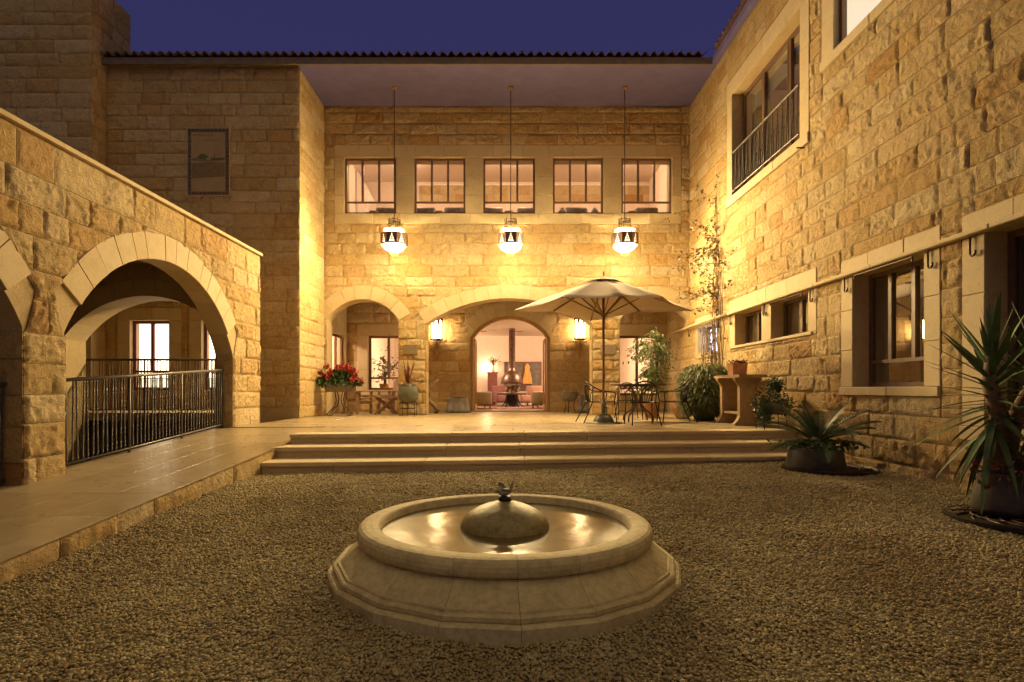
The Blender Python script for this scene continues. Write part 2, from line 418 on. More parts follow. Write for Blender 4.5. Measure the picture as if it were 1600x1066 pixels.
    for i, (ar_, uL, uR, vB, vT, k) in enumerate(out):
        far = 1.0 if ar_ > 60 else 1.8
        V, F = stone_mesh(fr, uL, uR, vB, vT, sp*far, amp, base, (seed*7.31+k*1.37) % 97)
        rnd = rs.random()*rlim
        if i < keep: mk(name, V, F, mat_, thing, smooth=True, rnd=rnd)
        else: rest.add(V, F); rr += [rnd]*len(V)
    if rest.V:
        o = mk('stone_infill', rest.V, rest.F, mat_, thing, smooth=True, rnd=np.array(rr)); o['kind'] = 'stuff'
    return len(out)
def core(thing, fr, u0, u1, v0, v1, t, rects=(), arches=(), mat_='mortar', name='wall'):
    br = {u0, u1}
    for r in rects: br |= {r[0], r[1]}
    for (uc, w, vs, vc, r) in arches: br |= {uc+w*math.sin(math.pi/2*k/12) for k in range(-12, 13)}
    br = sorted(x for x in br if u0-1e-6 <= x <= u1+1e-6); mb = MB()
    def q(*pts): mb.add(pts, [(0, 1, 2, 3)])
    for a, b_ in zip(br[:-1], br[1:]):
        if b_-a < 1e-5: continue
        m = (a+b_)/2; bl = [(r[2], r[2], r[3], r[3]) for r in rects if r[0] < m < r[1]]
        for (uc, w, vs, vc, r) in arches:
            if abs(m-uc) < w:
                f = lambda u: vc+math.sqrt(max(r*r-(u-uc)**2, 0)); bl.append((v0, v0, f(a), f(b_)))
        bl.sort(); la, lb = v0, v0; segs = []
        for (x0, x1, y0, y1) in bl:
            if x0 > la+1e-6: segs.append((la, lb, x0, x1))
            la, lb = y0, y1
        if la < v1-1e-6: segs.append((la, lb, v1, v1))
        for (x0, x1, y0, y1) in segs:
            q(fr.p(a, x0), fr.p(b_, x1), fr.p(b_, y1), fr.p(a, y0))
            q(fr.p(a, x0, -t), fr.p(b_, x1, -t), fr.p(b_, y1, -t), fr.p(a, y0, -t))
            q(fr.p(a, x0), fr.p(b_, x1), fr.p(b_, x1, -t), fr.p(a, x0, -t))
            q(fr.p(a, y0), fr.p(b_, y1), fr.p(b_, y1, -t), fr.p(a, y0, -t))
    def side(u, c, d): q(fr.p(u, c), fr.p(u, d), fr.p(u, d, -t), fr.p(u, c, -t))
    side(u0, v0, v1); side(u1, v0, v1)
    for r in rects: side(r[0], r[2], r[3]); side(r[1], r[2], r[3])
    for (uc, w, vs, vc, r) in arches:
        e = vc+math.sqrt(max(r*r-w*w, 0)); side(uc-w, v0, e); side(uc+w, v0, e)
    return mb.build(name, mat_, thing)
def ring(thing, fr, uc, vc, r0, r1, th0, th1, n, t, o1=.03, mat_='stone_smooth', seed=0):
    rs = random.Random(seed+5); ths = [th0+(th1-th0)*k/n for k in range(n+1)]
    ths = [ths[0]]+[x+(th1-th0)/n*rs.uniform(-.16, .16) for x in ths[1:-1]]+[ths[-1]]
    for a, c in zip(ths[:-1], ths[1:]):
        g = .0018/r0; a2, c2 = (a+g, c-g) if a < c else (a-g, c+g)
        o = o1+rs.uniform(-.003, .003); mb = MB(); K = 4; V = []; bv = .005
        for k in range(K):
            th = a2+(c2-a2)*k/(K-1); ti = min(max(th, min(a2, c2)+bv/r1), max(a2, c2)-bv/r1)
            for (r, oo, tt) in ((r0, -t, th), (r1, -t, th), (r1, o-bv, th), (r1-bv, o, ti), (r0+bv, o, ti), (r0, o-bv, th)):
                V.append(fr.p(uc+r*math.cos(tt), vc+r*math.sin(tt), oo))
        F = [(6*k+i, 6*k+(i+1) % 6, 6*(k+1)+(i+1) % 6, 6*(k+1)+i) for k in range(K-1) for i in range(6)]
        F += [tuple(range(6))[::-1], tuple(6*(K-1)+i for i in range(6))]
        mb.add(V, F); mb.build('arch_stone', mat_, thing)
def blocks(thing, fr, u0, u1, v0, v1, L, o1=.03, vert=False, seed=0, name='trim_stone', o0=-.1, b=.006, mat_='stone_smooth'):
    rs = random.Random(seed+11); a0, a1 = (v0, v1) if vert else (u0, u1)
    n = max(1, round((a1-a0)/L)); e = [a0+(a1-a0)*k/n for k in range(n+1)]
    e = [e[0]]+[x+(a1-a0)/n*rs.uniform(-.12, .12) for x in e[1:-1]]+[e[-1]]
    for a, c in zip(e[:-1], e[1:]):
        o = o1+rs.uniform(-.003, .003); g = .0025
        if vert: MB().fbox(fr, u0+g, u1-g, a+g, c-g, o0, o, b).build(name, mat_, thing)
        else: MB().fbox(fr, a+g, c-g, v0+g, v1-g, o0, o, b).build(name, mat_, thing)
def surround(thing, fr, r, wj, wl, ws, o1=.03, seed=0, depth=.25, lintel_ext=None, sill_out=.03):
    """smooth stone jambs, lintel and sill round the opening r=(u0,u1,v0,v1); blocks reach into the reveal"""
    u0, u1, v0, v1 = r; e = wj if lintel_ext is None else lintel_ext
    blocks(thing, fr, u0-wj, u0, v0, v1, .62, o1, True, seed, o0=-depth); blocks(thing, fr, u1, u1+wj, v0, v1, .62, o1, True, seed+1, o0=-depth)
    blocks(thing, fr, u0-e, u1+e, v1, v1+wl, .8, o1+.002, False, seed+2, 'lintel_stone', o0=-depth)
    if ws: blocks(thing, fr, u0-wj, u1+wj, v0-ws, v0, .9, o1+sill_out, False, seed+3, 'sill_stone', o0=-depth)
def window(thing, fr, r, o, vmul=(), hrail=(), fw=.055, fd=.06, mat_='frame_brown', gmat='glass', sash=None, glassed=True):
    """frame mesh with separate panes; r in the wall frame, o the recess"""
    u0, u1, v0, v1 = r; mb = MB()
    mb.fbox(fr, u0, u0+fw, v0, v1, -o-fd, -o); mb.fbox(fr, u1-fw, u1, v0, v1, -o-fd, -o)
    mb.fbox(fr, u0+fw, u1-fw, v0, v0+fw, -o-fd, -o-.001); mb.fbox(fr, u0+fw, u1-fw, v1-fw, v1, -o-fd, -o-.001)
    hv = [v0+(v1-v0)*h for h in hrail]; vm = [u0+(u1-u0)*x for x in vmul]
    lo = hv[0] if hv else v0+fw
    for h in hv: mb.fbox(fr, u0+fw, u1-fw, h-fw*.4, h+fw*.4, -o-fd, -o-.002)
    for x in vm: mb.fbox(fr, x-fw*.55, x+fw*.55, lo+(fw*.4 if hv else 0), v1-fw, -o-fd, -o+.003)
    w = mb.build('window', mat_, thing)
    if sash:
        a, c = sash; s = MB(); f = .03
        for q in ((a, a+f, lo+.03, v1-fw), (c-f, c, lo+.03, v1-fw), (a+f, c-f, lo+.03, lo+.03+f), (a+f, c-f, v1-fw-f, v1-fw)): s.fbox(fr, *q, -o-fd*.8, -o+.012)
        s.build('sash', mat_, w)
    if glassed:
        us = [u0+fw]+vm+[u1-fw]; vsx = [(v0+fw, v1-fw)] if not hv else [(hv[0], v1-fw)]
        for a, c in zip(us[:-1], us[1:]):
            V = [fr.p(a, vsx[0][0], -o-.03), fr.p(c, vsx[0][0], -o-.03), fr.p(c, vsx[0][1], -o-.03), fr.p(a, vsx[0][1], -o-.03)]
            mk('pane', V, [(0, 1, 2, 3)], gmat, w)
        if hv:
            V = [fr.p(u0+fw, v0+fw, -o-.03), fr.p(u1-fw, v0+fw, -o-.03), fr.p(u1-fw, hv[0], -o-.03), fr.p(u0+fw, hv[0], -o-.03)]
            mk('pane', V, [(0, 1, 2, 3)], gmat, w)
    return w
def curtain(fr, u0, u1, v0, v1, o, parent, mat_='curtain', waves=7, amp=.03, name='curtain'):
    n = waves*6; V = []; F = []
    for k in range(n+1):
        u = u0+(u1-u0)*k/n; q = o+amp*math.sin(2*math.pi*waves*k/n)+.3*amp*math.sin(5.1*k)
        V += [fr.p(u, v0, -q*1.0), fr.p(u, (v0+v1)/2, -q), fr.p(u, v1, -o-.5*(q-o))]
    for k in range(n): F += [(3*k, 3*k+3, 3*k+4, 3*k+1), (3*k+1, 3*k+4, 3*k+5, 3*k+2)]
    return mk(name, V, F, mat_, parent, smooth=True)
def room(thing, x0, x1, y0, y1, z0, z1, mats, name='room_shell', skip=()):
    """inner faces of a room, one mesh per material"""
    Q = {'floor': [(x0, y0, z0), (x1, y0, z0), (x1, y1, z0), (x0, y1, z0)], 'ceil': [(x0, y0, z1), (x1, y0, z1), (x1, y1, z1), (x0, y1, z1)],
         'x0': [(x0, y0, z0), (x0, y1, z0), (x0, y1, z1), (x0, y0, z1)], 'x1': [(x1, y0, z0), (x1, y1, z0), (x1, y1, z1), (x1, y0, z1)],
         'y0': [(x0, y0, z0), (x1, y0, z0), (x1, y0, z1), (x0, y0, z1)], 'y1': [(x0, y1, z0), (x1, y1, z0), (x1, y1, z1), (x0, y1, z1)]}
    nm = {'floor': 'room_floor', 'ceil': 'room_ceiling'}
    for k, q in Q.items():
        if k in skip: continue
        mk(nm.get(k, 'room_wall'), q, [(0, 1, 2, 3)], mats.get(k, mats['*']), thing)

# ================================================================ dimensions
XL, XR, YF, YP, YB, XA = -4.92, 5.0, 15.6, 13.7, 17.8, -5.05
ZT, ZS = .45, 8.8                       # terrace floor, soffit
def ramp_z(y): return min(ZT, .002+.064*(y-3.77))
F_FAC = Fr((0, YF, 0), (1, 0, 0), (0, -1, 0))
F_BACK = Fr((0, YB, 0), (1, 0, 0), (0, -1, 0))
F_LEFT = Fr((0, YP, 0), (1, 0, 0), (0, -1, 0))
F_RET = Fr((XL, 0, 0), (0, 1, 0), (1, 0, 0))
F_RIGHT = Fr((XR, 0, 0), (0, 1, 0), (-1, 0, 0))
F_ARC = Fr((XA, 0, 0), (0, 1, 0), (1, 0, 0))

# ================================================================ ground
V = [(-300, -200, -1.6), (300, -200, -1.6), (300, 400, -1.6), (-300, 400, -1.6)]
tag(mk('ground', V, [(0, 1, 2, 3)], 'asphalt'), kind='structure')
nx, ny = 44, 60; xs = np.linspace(-3.32, XR+.1, nx); ys = np.linspace(-8, 11, ny)
X, Y = np.meshgrid(xs, ys); Zg = gz(X, Y)+(fbm(X*1.7+5, Y*1.7+9, 3)-.5)*.03-.004
V = np.stack([X.ravel(), Y.ravel(), Zg.ravel()], 1); idx = np.arange(nx*ny).reshape(ny, nx)
F = np.stack([idx[:-1, :-1], idx[:-1, 1:], idx[1:, 1:], idx[1:, :-1]], -1).reshape(-1, 4).tolist()
tag(mk('gravel_yard', V, F, 'gravel_bed', smooth=True), kind='structure')

# ---- terrace with its paving
terrace = MB(); STEP = lambda x, k: 9.28+.104*x-.56*k      # front line of step k (0 = terrace edge)
mb = MB()
def strip(mb, xa, xb, ya, yb, z0, z1):      # a slab whose front follows the skew of the steps
    V = [(xa, ya(xa), z0), (xb, ya(xb), z0), (xb, yb(xb), z0), (xa, yb(xa), z0), (xa, ya(xa), z1), (xb, ya(xb), z1), (xb, yb(xb), z1), (xa, yb(xa), z1)]
    mb.add(V, [(0, 3, 2, 1), (4, 5, 6, 7), (0, 1, 5, 4), (1, 2, 6, 5), (2, 3, 7, 6), (3, 0, 4, 7)])
strip(mb, -3.34, XR-.02, lambda x: STEP(x, 0)+.05, lambda x: 14.9, -.6, ZT-.035)
mb.box(XA+.02, XR-.02, 14.9, 26, -.6, ZT-.036)
mb.box(XA+.02, -3.345, 10.9, 14.899, -.6, ZT-.037)
terr = tag(mb.build('terrace', 'mortar'), kind='structure')
rs = random.Random(21)
def slab(parent, pts, z0, z1, name='paving_slab', mat_='paving', b=.004):
    """a four-cornered slab with eased top edges"""
    c = Vector((sum(p[0] for p in pts)/4, sum(p[1] for p in pts)/4, 0)); z0 = z0 if callable(z0) else (lambda y, q=z0: q); z1 = z1 if callable(z1) else (lambda y, q=z1: q)
    ins = [((p[0]+(b if c.x > p[0] else -b)), (p[1]+(b if c.y > p[1] else -b))) for p in pts]
    V = [(p[0], p[1], z0(p[1])) for p in pts]+[(p[0], p[1], z1(p[1])-b) for p in pts]+[(p[0], p[1], z1(p[1])) for p in ins]
    F = [(0, 3, 2, 1), (8, 9, 10, 11)]+[(i, (i+1) % 4, 4+(i+1) % 4, 4+i) for i in range(4)]+[(4+i, 4+(i+1) % 4, 8+(i+1) % 4, 8+i) for i in range(4)]
    return mk(name, V, F, mat_, parent)
y = STEP(0, 0)+.42; row = 0; nsl = 0
while y < YB+.6:
    d = .62; y2 = y+d; x = -3.33 if y < 10.75 else XA+.02; x -= rs.uniform(0, .5)
    first = row == 0
    while x < XR-.03:
        L = rs.uniform(.62, 1.05); xa, xb = max(x, (-3.33 if y < 10.75 else XA+.02)), min(x+L, XR-.03)
        if xb-xa > .05:
            sk = lambda q: .104*q*max(0, 1-(y-9.7)/4)
            sk2 = lambda q: .104*q*max(0, 1-(y2-9.7)/4)
            if nsl < 296: slab(terr, [(xa+.002, y+.002+sk(xa)), (xb-.002, y+.002+sk(xb)), (xb-.002, y2-.002+sk2(xb)), (xa+.002, y2-.002+sk2(xa))], ZT-.034, ZT+rs.uniform(-.0012, .0012)); nsl += 1
        x += L
    y = y2; row += 1
# ---- steps
steps = tag(empty('entrance_steps', (0, 8.6, 0)), kind='structure')
for k in range(3):
    zt = ZT-.15*k; xa0 = -3.34-.06*k-(.0 if k == 0 else .02*k); xb0 = XR-.03
    x = xa0; dd = .42 if k == 0 else .62
    while x < xb0-.05:
        L = rs.uniform(1.0, 1.5); xe = min(x+L, xb0); xe = xb0 if xb0-xe < .3 else xe
        slab(steps, [(x+.002, STEP(x, k)-.03), (xe-.002, STEP(xe, k)-.03), (xe-.002, STEP(xe, k)+dd-.004), (x+.002, STEP(x, k)+dd-.004)], zt-.052, zt+rs.uniform(-.001, .001), 'step_tread', 'stone_smooth', b=.009)
        V = MB(); g = .003
        pts = [(x+g, STEP(x, k)), (xe-g, STEP(xe, k)), (xe-g, STEP(xe, k)+.3), (x+g, STEP(x, k)+.3)]
        slab(steps, pts, zt-.22, zt-.053, 'step_riser', 'stone_smooth')
        x = xe
# ---- ramp with slabs and a rock-faced kerb
ramp_o = empty('walkway_ramp', (-4.2, 6, 0)); tag(ramp_o, kind='structure')
mb = MB(); 
for ya, yb in [(-4+.75*k, -4+.75*(k+1)) for k in range(20)]:
    V = [(XA-.3, ya, -1), (-3.36, ya, -1), (-3.36, yb, -1), (XA-.3, yb, -1)]; z = lambda q: ramp_z(q)-.03
    V += [(XA-.3, ya, z(ya)), (-3.36, ya, z(ya)), (-3.36, yb, z(yb)), (XA-.3, yb, z(yb))]
    mb.add(V, [(4, 5, 6, 7), (1, 2, 6, 5)])
mb.build('ramp_bed', 'mortar', ramp_o)
y = 1.0
while y < 10.88:
    y2 = min(y+.78, 10.9); xx = [XA-.28, -4.72, -4.28, -3.83, -3.345]
    for a, c in zip(xx[:-1], xx[1:]):
        sh = rs.choice([0, .0]); slab(ramp_o, [(a+.001, y+.001), (c-.001, y+.001), (c-.001, y2-.001), (a+.001, y2-.001)], lambda q: ramp_z(q)-.05, (lambda q, e=rs.uniform(-.0006, .0006): ramp_z(q)+e), b=.0006)
    y = y2
F_KERB = Fr((-3.345, 0, 0), (0, 1, 0), (1, 0, 0)); y = 1.2
k = 0
while y < 9.0:
    L = rs.uniform(.5, .9); y2 = min(y+L, 9.02)
    if y2-y > .1:
        za, zb = ramp_z(y), ramp_z(y2); zlo = min(float(gz(-3.3, y)), 0)-.12
        V, F = stone_mesh(F_KERB, lambda t: y+.004, lambda t: y2-.004, lambda s: zlo, 0.0, .04, .03, .02, 3.3+k*1.7, b=.03)
        # shear the top to the ramp's slope
        t = (V[:, 2]-zlo)/(0-zlo); zt_ = za+(zb-za)*(V[:, 1]-y)/(y2-y)-.006; V[:, 2] = zlo+t*(zt_-zlo)
        mk('kerb_stone', V, F, 'stone_rough', ramp_o, smooth=True, rnd=rs.random()*.9); k += 1
    y = y2

# ================================================================ main building: facade, loggia, roof
main = tag(empty('main_building', (0, YF, ZT)), 'two-storey pale stone hall with five upper windows and arched porch', 'building')
A_L = (-3.87, .975, 3.02, 2.455, 1.129); A_C = (.095, 2.26, 2.92, -.44, 4.05); A_R = (4.04, .955, 3.02, 2.455, 1.115)
WINS = [((538-790)*.017333, (619-790)*.017333), ((647-790)*.017333, (727-790)*.017333), ((755-790)*.017333, (836-790)*.017333), ((864-790)*.017333, (943-790)*.017333), ((971-790)*.017333, (1050-790)*.017333)]
WZ0, WZ1 = 5.90, 7.42; BX0, BX1 = -4.63, 4.75
wr = [(a, c, WZ0, WZ1) for a, c in WINS]
core(main, F_FAC, XL, XR, ZT, ZS+.1, .5, wr, [A_L, A_C, A_R])
stones(main, F_FAC, XL, XR, ZT, ZS, [(BX0, BX1, 5.62, 7.75)], [A_L, A_C, A_R], seed=2, ch=.287, sp=.045, vref=3.02, mat_='stone_far', keep=300, lm=(.42, 1.1), amp=.050, rlim=.93)
for ar, n, cut in ((A_L, 7, .0), (A_C, 13, .0), (A_R, 7, .0)):
    uc, w, vs, vc, r = ar; th = math.acos(min(1, w/(r-.008)))
    ring(main, F_FAC, uc, vc, r-.008, r+.36, th, math.pi-th, n, .5, seed=n+int(uc*10))
blocks(main, F_FAC, BX0, BX1, WZ1, 7.75, .72, .028, seed=3, name='lintel_stone', o0=-.2)
blocks(main, F_FAC, BX0, BX1, 5.62, WZ0, .95, .030, seed=4, name='sill_stone', o0=-.2)
ed = [BX0]+[q for w_ in WINS for q in w_]+[BX1]
for k in range(0, len(ed), 2): blocks(main, F_FAC, ed[k], ed[k+1], WZ0, WZ1, .5, .027, True, seed=30+k, o0=-.2)
for k, (a, c) in enumerate(WINS):
    window(main, F_FAC, (a+.003, c-.003, WZ0+.003, WZ1-.003), .06, (.34, .66), (.215,), fw=.05)
# piers' inner sides and soffit of the porch
F_PS = {}
for k, (x, nx_) in enumerate(((-2.895, -1), (-2.165, 1), (2.355, -1), (3.085, 1))):
    f = Fr((x, 0, 0), (0, 1, 0), (nx_, 0, 0))
    stones(main, f, YF+.01, YF+.5, ZT, 2.98, seed=60+k, sp=.07, lm=(.5, .6), mat_='stone_far', amp=.015, base=.010)
# porch: back wall with arched doorway and two windows
D = (.14, 1.225, 2.77, 1.96, 1.467)
DW_L = (-4.25, -3.02, 1.12, 2.80); DW_R = (3.42, 4.75, .95, 2.80)
core(main, F_BACK, XL-.3, XR+.3, ZT, 4.2, .4, [DW_L, DW_R], [D])
stones(main, F_BACK, XL, XR, ZT, 4.0, [(-4.58, -2.7, .95, 3.15), (3.1, 5, .75, 3.15)], [D], seed=5, sp=.06, ch=.29, lm=(.5, 1.1), mat_='stone_far', amp=.045, rlim=.9)
th = math.acos(D[1]/(D[4]-.006)); ring(main, F_BACK, D[0], D[3], D[4]-.006, D[4]+.42, th, math.pi-th, 11, .4, seed=9)
surround(main, F_BACK, DW_L, .33, .35, .17, seed=12); surround(main, F_BACK, DW_R, .32, .35, .2, seed=16)
window(main, F_BACK, DW_L, .12, (.5,), (.22,), fw=.07); window(main, F_BACK, DW_R, .12, (.5,), (.12,), fw=.07)
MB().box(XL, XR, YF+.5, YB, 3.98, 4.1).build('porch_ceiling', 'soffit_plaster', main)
# oak frame of the doorway
mb = MB(); uc, w, vs, vc, r = D
def archpath(r_, w_, n=18):
    e = vc+math.sqrt(r_*r_-w_*w_); t0 = math.acos(w_/r_)
    return [(uc+w_, ZT), (uc+w_, e)]+[(uc+r_*math.cos(t0+(math.pi-2*t0)*k/n), vc+r_*math.sin(t0+(math.pi-2*t0)*k/n)) for k in range(1, n)]+[(uc-w_, e), (uc-w_, ZT)]
po = archpath(r-.012, w-.006); pi_ = archpath(r-.10, w-.094); V = []; F = []
for (a, c), (d, e) in zip(po, pi_): V += [F_BACK.p(a, c, -.06), F_BACK.p(d, e, -.06), F_BACK.p(d, e, -.3), F_BACK.p(a, c, -.3)]
for k in range(len(po)-1):
    for i in range(4): F.append((4*k+i, 4*k+(i+1) % 4, 4*k+4+(i+1) % 4, 4*k+4+i))
door = mk('door_frame', V, F, 'door_oak', main)
MB().box(uc-w+.12, uc+w-.12, YB+.1, YB+.28, ZT-.002, ZT+.022).build('threshold', 'wood', door)
for s in (-1, 1):      # glazed leaves swung open into the room
    x = uc+s*(w-.11); mb = MB(); y0, y1 = YB+.34, YB+1.36
    mb.box(x-.02, x+.02, y0, y0+.08, ZT+.01, 2.75); mb.box(x-.02, x+.02, y1-.08, y1, ZT+.01, 2.75); mb.box(x-.019, x+.019, y0+.08, y1-.08, ZT+.01, ZT+.2); mb.box(x-.019, x+.019, y0+.08, y1-.08, 2.65, 2.75)
    lf = mb.build('door_leaf', 'door_oak', main)
    mk('pane', [(x, y0+.08, ZT+.2), (x, y1-.08, ZT+.2), (x, y1-.08, 2.65), (x, y0+.08, 2.65)], [(0, 1, 2, 3)], 'glass', lf)
    MB().tube([(x-s*.06, y1-.05, 1.5), (x-s*.06, y1-.16, 1.5)], .012).build('handle', 'brass', lf)
# lounge behind the doorway
YL = 25.6; ZC = 3.5
room(main, XL, XR, YB+.401, YL, ZT+.002, ZC, {'*': 'room_plaster', 'ceil': 'room_white', 'floor': 'paving'}, skip=('y0',))
mb = MB()
for x0, x1 in ((-.45, .12), (1.2, 1.6)): mb.box(x0-.9, x1-.9, 23.2, 23.45, ZC-.03, ZC-.004)
mb.build('ceiling_grille', 'wood', main)
# upper gallery room
room(main, XL+.02, XR-.02, YF+.501, 20.0, 5.3, 8.34, {'*': 'room_plaster', 'ceil': 'room_white', 'floor': 'wood_pale'}, skip=('y0',))
F_UP = Fr((0, 19.99, 0), (1, 0, 0), (0, -1, 0))
stones(main, F_UP, -3.0, XR-.02, 7.62, 8.2, seed=8, ch=.29, sp=.12, lm=(.35, .8), amp=.008, base=.012, mat_='stone_rough', name='band_stone', keep=60)
blocks(main, F_UP, -3.1, XR-.02, 8.2, 8.26, 2, .04, name='cornice', mat_='room_white')

V = [(XL+.05, 18.8, 6.2), (-4.75, 18.8, 6.2), (-4.45, 18.8, 7.5), (-4.85, 18.8, 8.3), (XL+.05, 18.8, 8.3)]; V += [(a, 19.9, c) for a, b_, c in V]
mk('stair_soffit', V, [(0, 1, 2, 3, 4), (9, 8, 7, 6, 5)]+[(i, (i+1) % 5, 5+(i+1) % 5, 5+i) for i in range(5)], 'room_white', main)
# ---- roof: soffit, fascia, clay tiles
EY = 13.5
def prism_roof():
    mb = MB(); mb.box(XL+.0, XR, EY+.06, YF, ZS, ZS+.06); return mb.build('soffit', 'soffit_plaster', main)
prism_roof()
MB().box(-9.5, XR-.14, EY, EY+.055, ZS-.03, ZS+.13).build('fascia_board', 'fascia', main)
roof = MB(); roof.add([(-9.5, EY+.02, ZS+.14), (XR+.3, EY+.02, ZS+.14), (XR+.3, 21, ZS+2.6), (-9.5, 21, ZS+2.6)], [(0, 1, 2, 3)])
roof_o = roof.build('roof', 'roof_tile', main)
def tile_mesh(L, w, nseg=9):
    V = []; F = []
    for j, y in enumerate((0, L)):
        for th in (0, .016):
            for k in range(nseg+1):
                s = k/nseg; V.append((w*s-w/2, y, .045*math.cos(2*math.pi*s)*(1-.12*j)+th))
    n = nseg+1
    for k in range(nseg):
        F += [(k, k+1, n+k+1, n+k), (2*n+k, 3*n+k, 3*n+k+1, 2*n+k+1), (k, 2*n+k, 2*n+k+1, k+1), (n+k, n+k+1, 3*n+k+1, 3*n+k)]
    F += [(0, n, 3*n, 2*n), (nseg, 2*n+nseg, 3*n+nseg, n+nseg)]
    me = bpy.data.meshes.new('roof_tile'); me.from_pydata(V, [], F); me.shade_smooth(); me.materials.append(M['roof_tile'])
    at = me.attributes.new('rnd', 'FLOAT', 'POINT'); return me
TM = tile_mesh(.42, .212)
sl = math.atan2(2.46, 7.5)
for j in range(3):
    for k in range(69):
        x = -9.4+.206*k
        if x > XR-.1: break
        inst(TM, 'roof_tile', roof_o, (x+RNG.uniform(-.004, .004), EY-.05+.34*j*math.cos(sl), ZS+.185+.34*j*math.sin(sl)+RNG.uniform(-.004, .004)), (sl+RNG.uniform(-.012, .012), 0, RNG.uniform(-.015, .015)))

# ================================================================ right wing
right = tag(empty('right_wing', (XR+1, 8, 0)), 'long ochre stone side wing on the right with shelf over its windows', 'building')
RW = {'cool': (13.55, 14.9, 2.05, 2.72), 's1': (11.2, 12.5, 2.085, 2.775), 's2': (9.48, 10.8, 2.085, 2.775), 'big': (6.85, 8.26, 1.18, 2.775), 'near': (4.55, 5.98, .75, 2.775),
      'A': (9.74, 12.66, 5.38, 7.62), 'B': (6.6, 8.73, 6.27, 8.05)}
T = {'cool': (13.4, 15.1, 1.93, 2.98), 's': (9.22, 12.8, 2.03, 3.10), 'big': (6.59, 8.54, 1.06, 3.03), 'near': (4.3, 6.28, .6, 3.03), 'A': (9.44, 12.95, 5.2, 7.97), 'B': (6.4, 9.07, 6.12, 8.4)}
core(right, F_RIGHT, -1, YB, -.4, ZS+.1, .3, list(RW.values()))
T2 = list(T.values()); T2[1] = (9.22, 12.8, 2.035, 3.10)
nst = stones(right, F_RIGHT, 2.6, YB, -.1, ZS, T2, seed=12, ch=.30, sp=.030, lm=(.32, .9), amp=.034, base=.026, rlim=.94, keep=300, breaks=(13.62,))
# surrounds
for key in ('big', 'near'):
    r = RW[key]; t = T[key]
    blocks(right, F_RIGHT, t[0], r[0], r[2], r[3], .62, .03, True, 70, o0=-.28); blocks(right, F_RIGHT, r[1], t[1], r[2], r[3], .62, .03, True, 72, o0=-.28)
    blocks(right, F_RIGHT, t[0], t[1], r[3], t[3], .7, .032, False, 74, 'lintel_stone', o0=-.28); blocks(right, F_RIGHT, t[0], t[1], t[2], r[2], 1, .06, False, 76, 'sill_stone', o0=-.28)
r1, r2, t = RW['s1'], RW['s2'], T['s']
for a, c in ((t[0], r2[0]), (r2[1], r1[0]), (r1[1], t[1])): blocks(right, F_RIGHT, a, c, r1[2], r1[3], .8, .03, True, 80, o0=-.28)
blocks(right, F_RIGHT, t[0], t[1], r1[3], t[3], .85, .032, False, 82, 'lintel_stone', o0=-.28); blocks(right, F_RIGHT, t[0]+.1, t[1]-.1, t[2], r1[2], 1.2, .055, False, 84, 'sill_stone', o0=-.28)
blocks(right, F_RIGHT, t[0], t[0]+.1, t[2], r1[2], 1.2, .03, False, 85, o0=-.28); blocks(right, F_RIGHT, t[1]-.1, t[1], t[2], r1[2], 1.2, .03, False, 86, o0=-.28)
r, t = RW['cool'], T['cool']
blocks(right, F_RIGHT, t[0], r[0], t[2], r[3], .7, .03, True, 88, o0=-.28); blocks(right, F_RIGHT, r[1], t[1], t[2], r[3], .7, .03, True, 89, o0=-.28)
blocks(right, F_RIGHT, t[0], t[1], r[3], t[3], .8, .03, False, 90, 'lintel_stone', o0=-.28); blocks(right, F_RIGHT, r[0], r[1], t[2], r[2], 1.2, .05, False, 91, 'sill_stone', o0=-.28)
for key, k in (('A', 92), ('B', 97)):
    r, t = RW[key], T[key]
    blocks(right, F_RIGHT, t[0], r[0], r[2], r[3], .7, .03, True, k, o0=-.28); blocks(right, F_RIGHT, r[1], t[1], r[2], r[3], .7, .03, True, k+1, o0=-.28)
    blocks(right, F_RIGHT, t[0], t[1], r[3], t[3], .9, .032, False, k+2, 'lintel_stone', o0=-.28); blocks(right, F_RIGHT, t[0], t[1], t[2], r[2], 1.1, .055, False, k+3, 'sill_stone', o0=-.28)
# windows
def dark_room(r, deep=2.2, mat_='room_plaster'):
    u0, u1, v0, v1 = r; room(right, XR+.301, XR+deep, u0-.3, u1+.3, v0-.4, v1+.25, {'*': mat_}, skip=('x0',))
w_ = window(right, F_RIGHT, RW['s1'], .21, (.52,), (), fw=.06, gmat='glass_dark'); curtain(F_RIGHT, 11.25, 12.45, 2.1, 2.76, .34, w_, waves=6)
w_ = window(right, F_RIGHT, RW['s2'], .21, (.5,), (), fw=.06, gmat='glass_dark'); curtain(F_RIGHT, 9.5, 10.75, 2.1, 2.76, .34, w_, waves=3, amp=.012)
w_ = window(right, F_RIGHT, RW['big'], .21, (.36, .68), (.22,), fw=.06, gmat='glass_dark'); curtain(F_RIGHT, 6.9, 8.2, 1.2, 2.75, .40, w_, waves=9)
w_ = window(right, F_RIGHT, RW['near'], .21, (.5,), (.25,), fw=.07, gmat='glass_dark'); curtain(F_RIGHT, 4.6, 5.9, .8, 2.75, .42, w_, waves=9)
w_ = window(right, F_RIGHT, RW['A'], .21, (.28, .66), (), fw=.075, gmat='glass_dark', sash=(10.6, 11.6)); curtain(F_RIGHT, 11.7, 12.6, 5.4, 7.3, .40, w_, waves=9); curtain(F_RIGHT, 9.8, 10.3, 5.4, 7.3, .42, w_, waves=4)
w_ = window(right, F_RIGHT, RW['B'], .06, (.48,), (), fw=.075); curtain(F_RIGHT, 6.62, 8.7, 6.28, 8.04, .16, w_, 'blind_glow_cream', waves=2, amp=.006, name='blind')
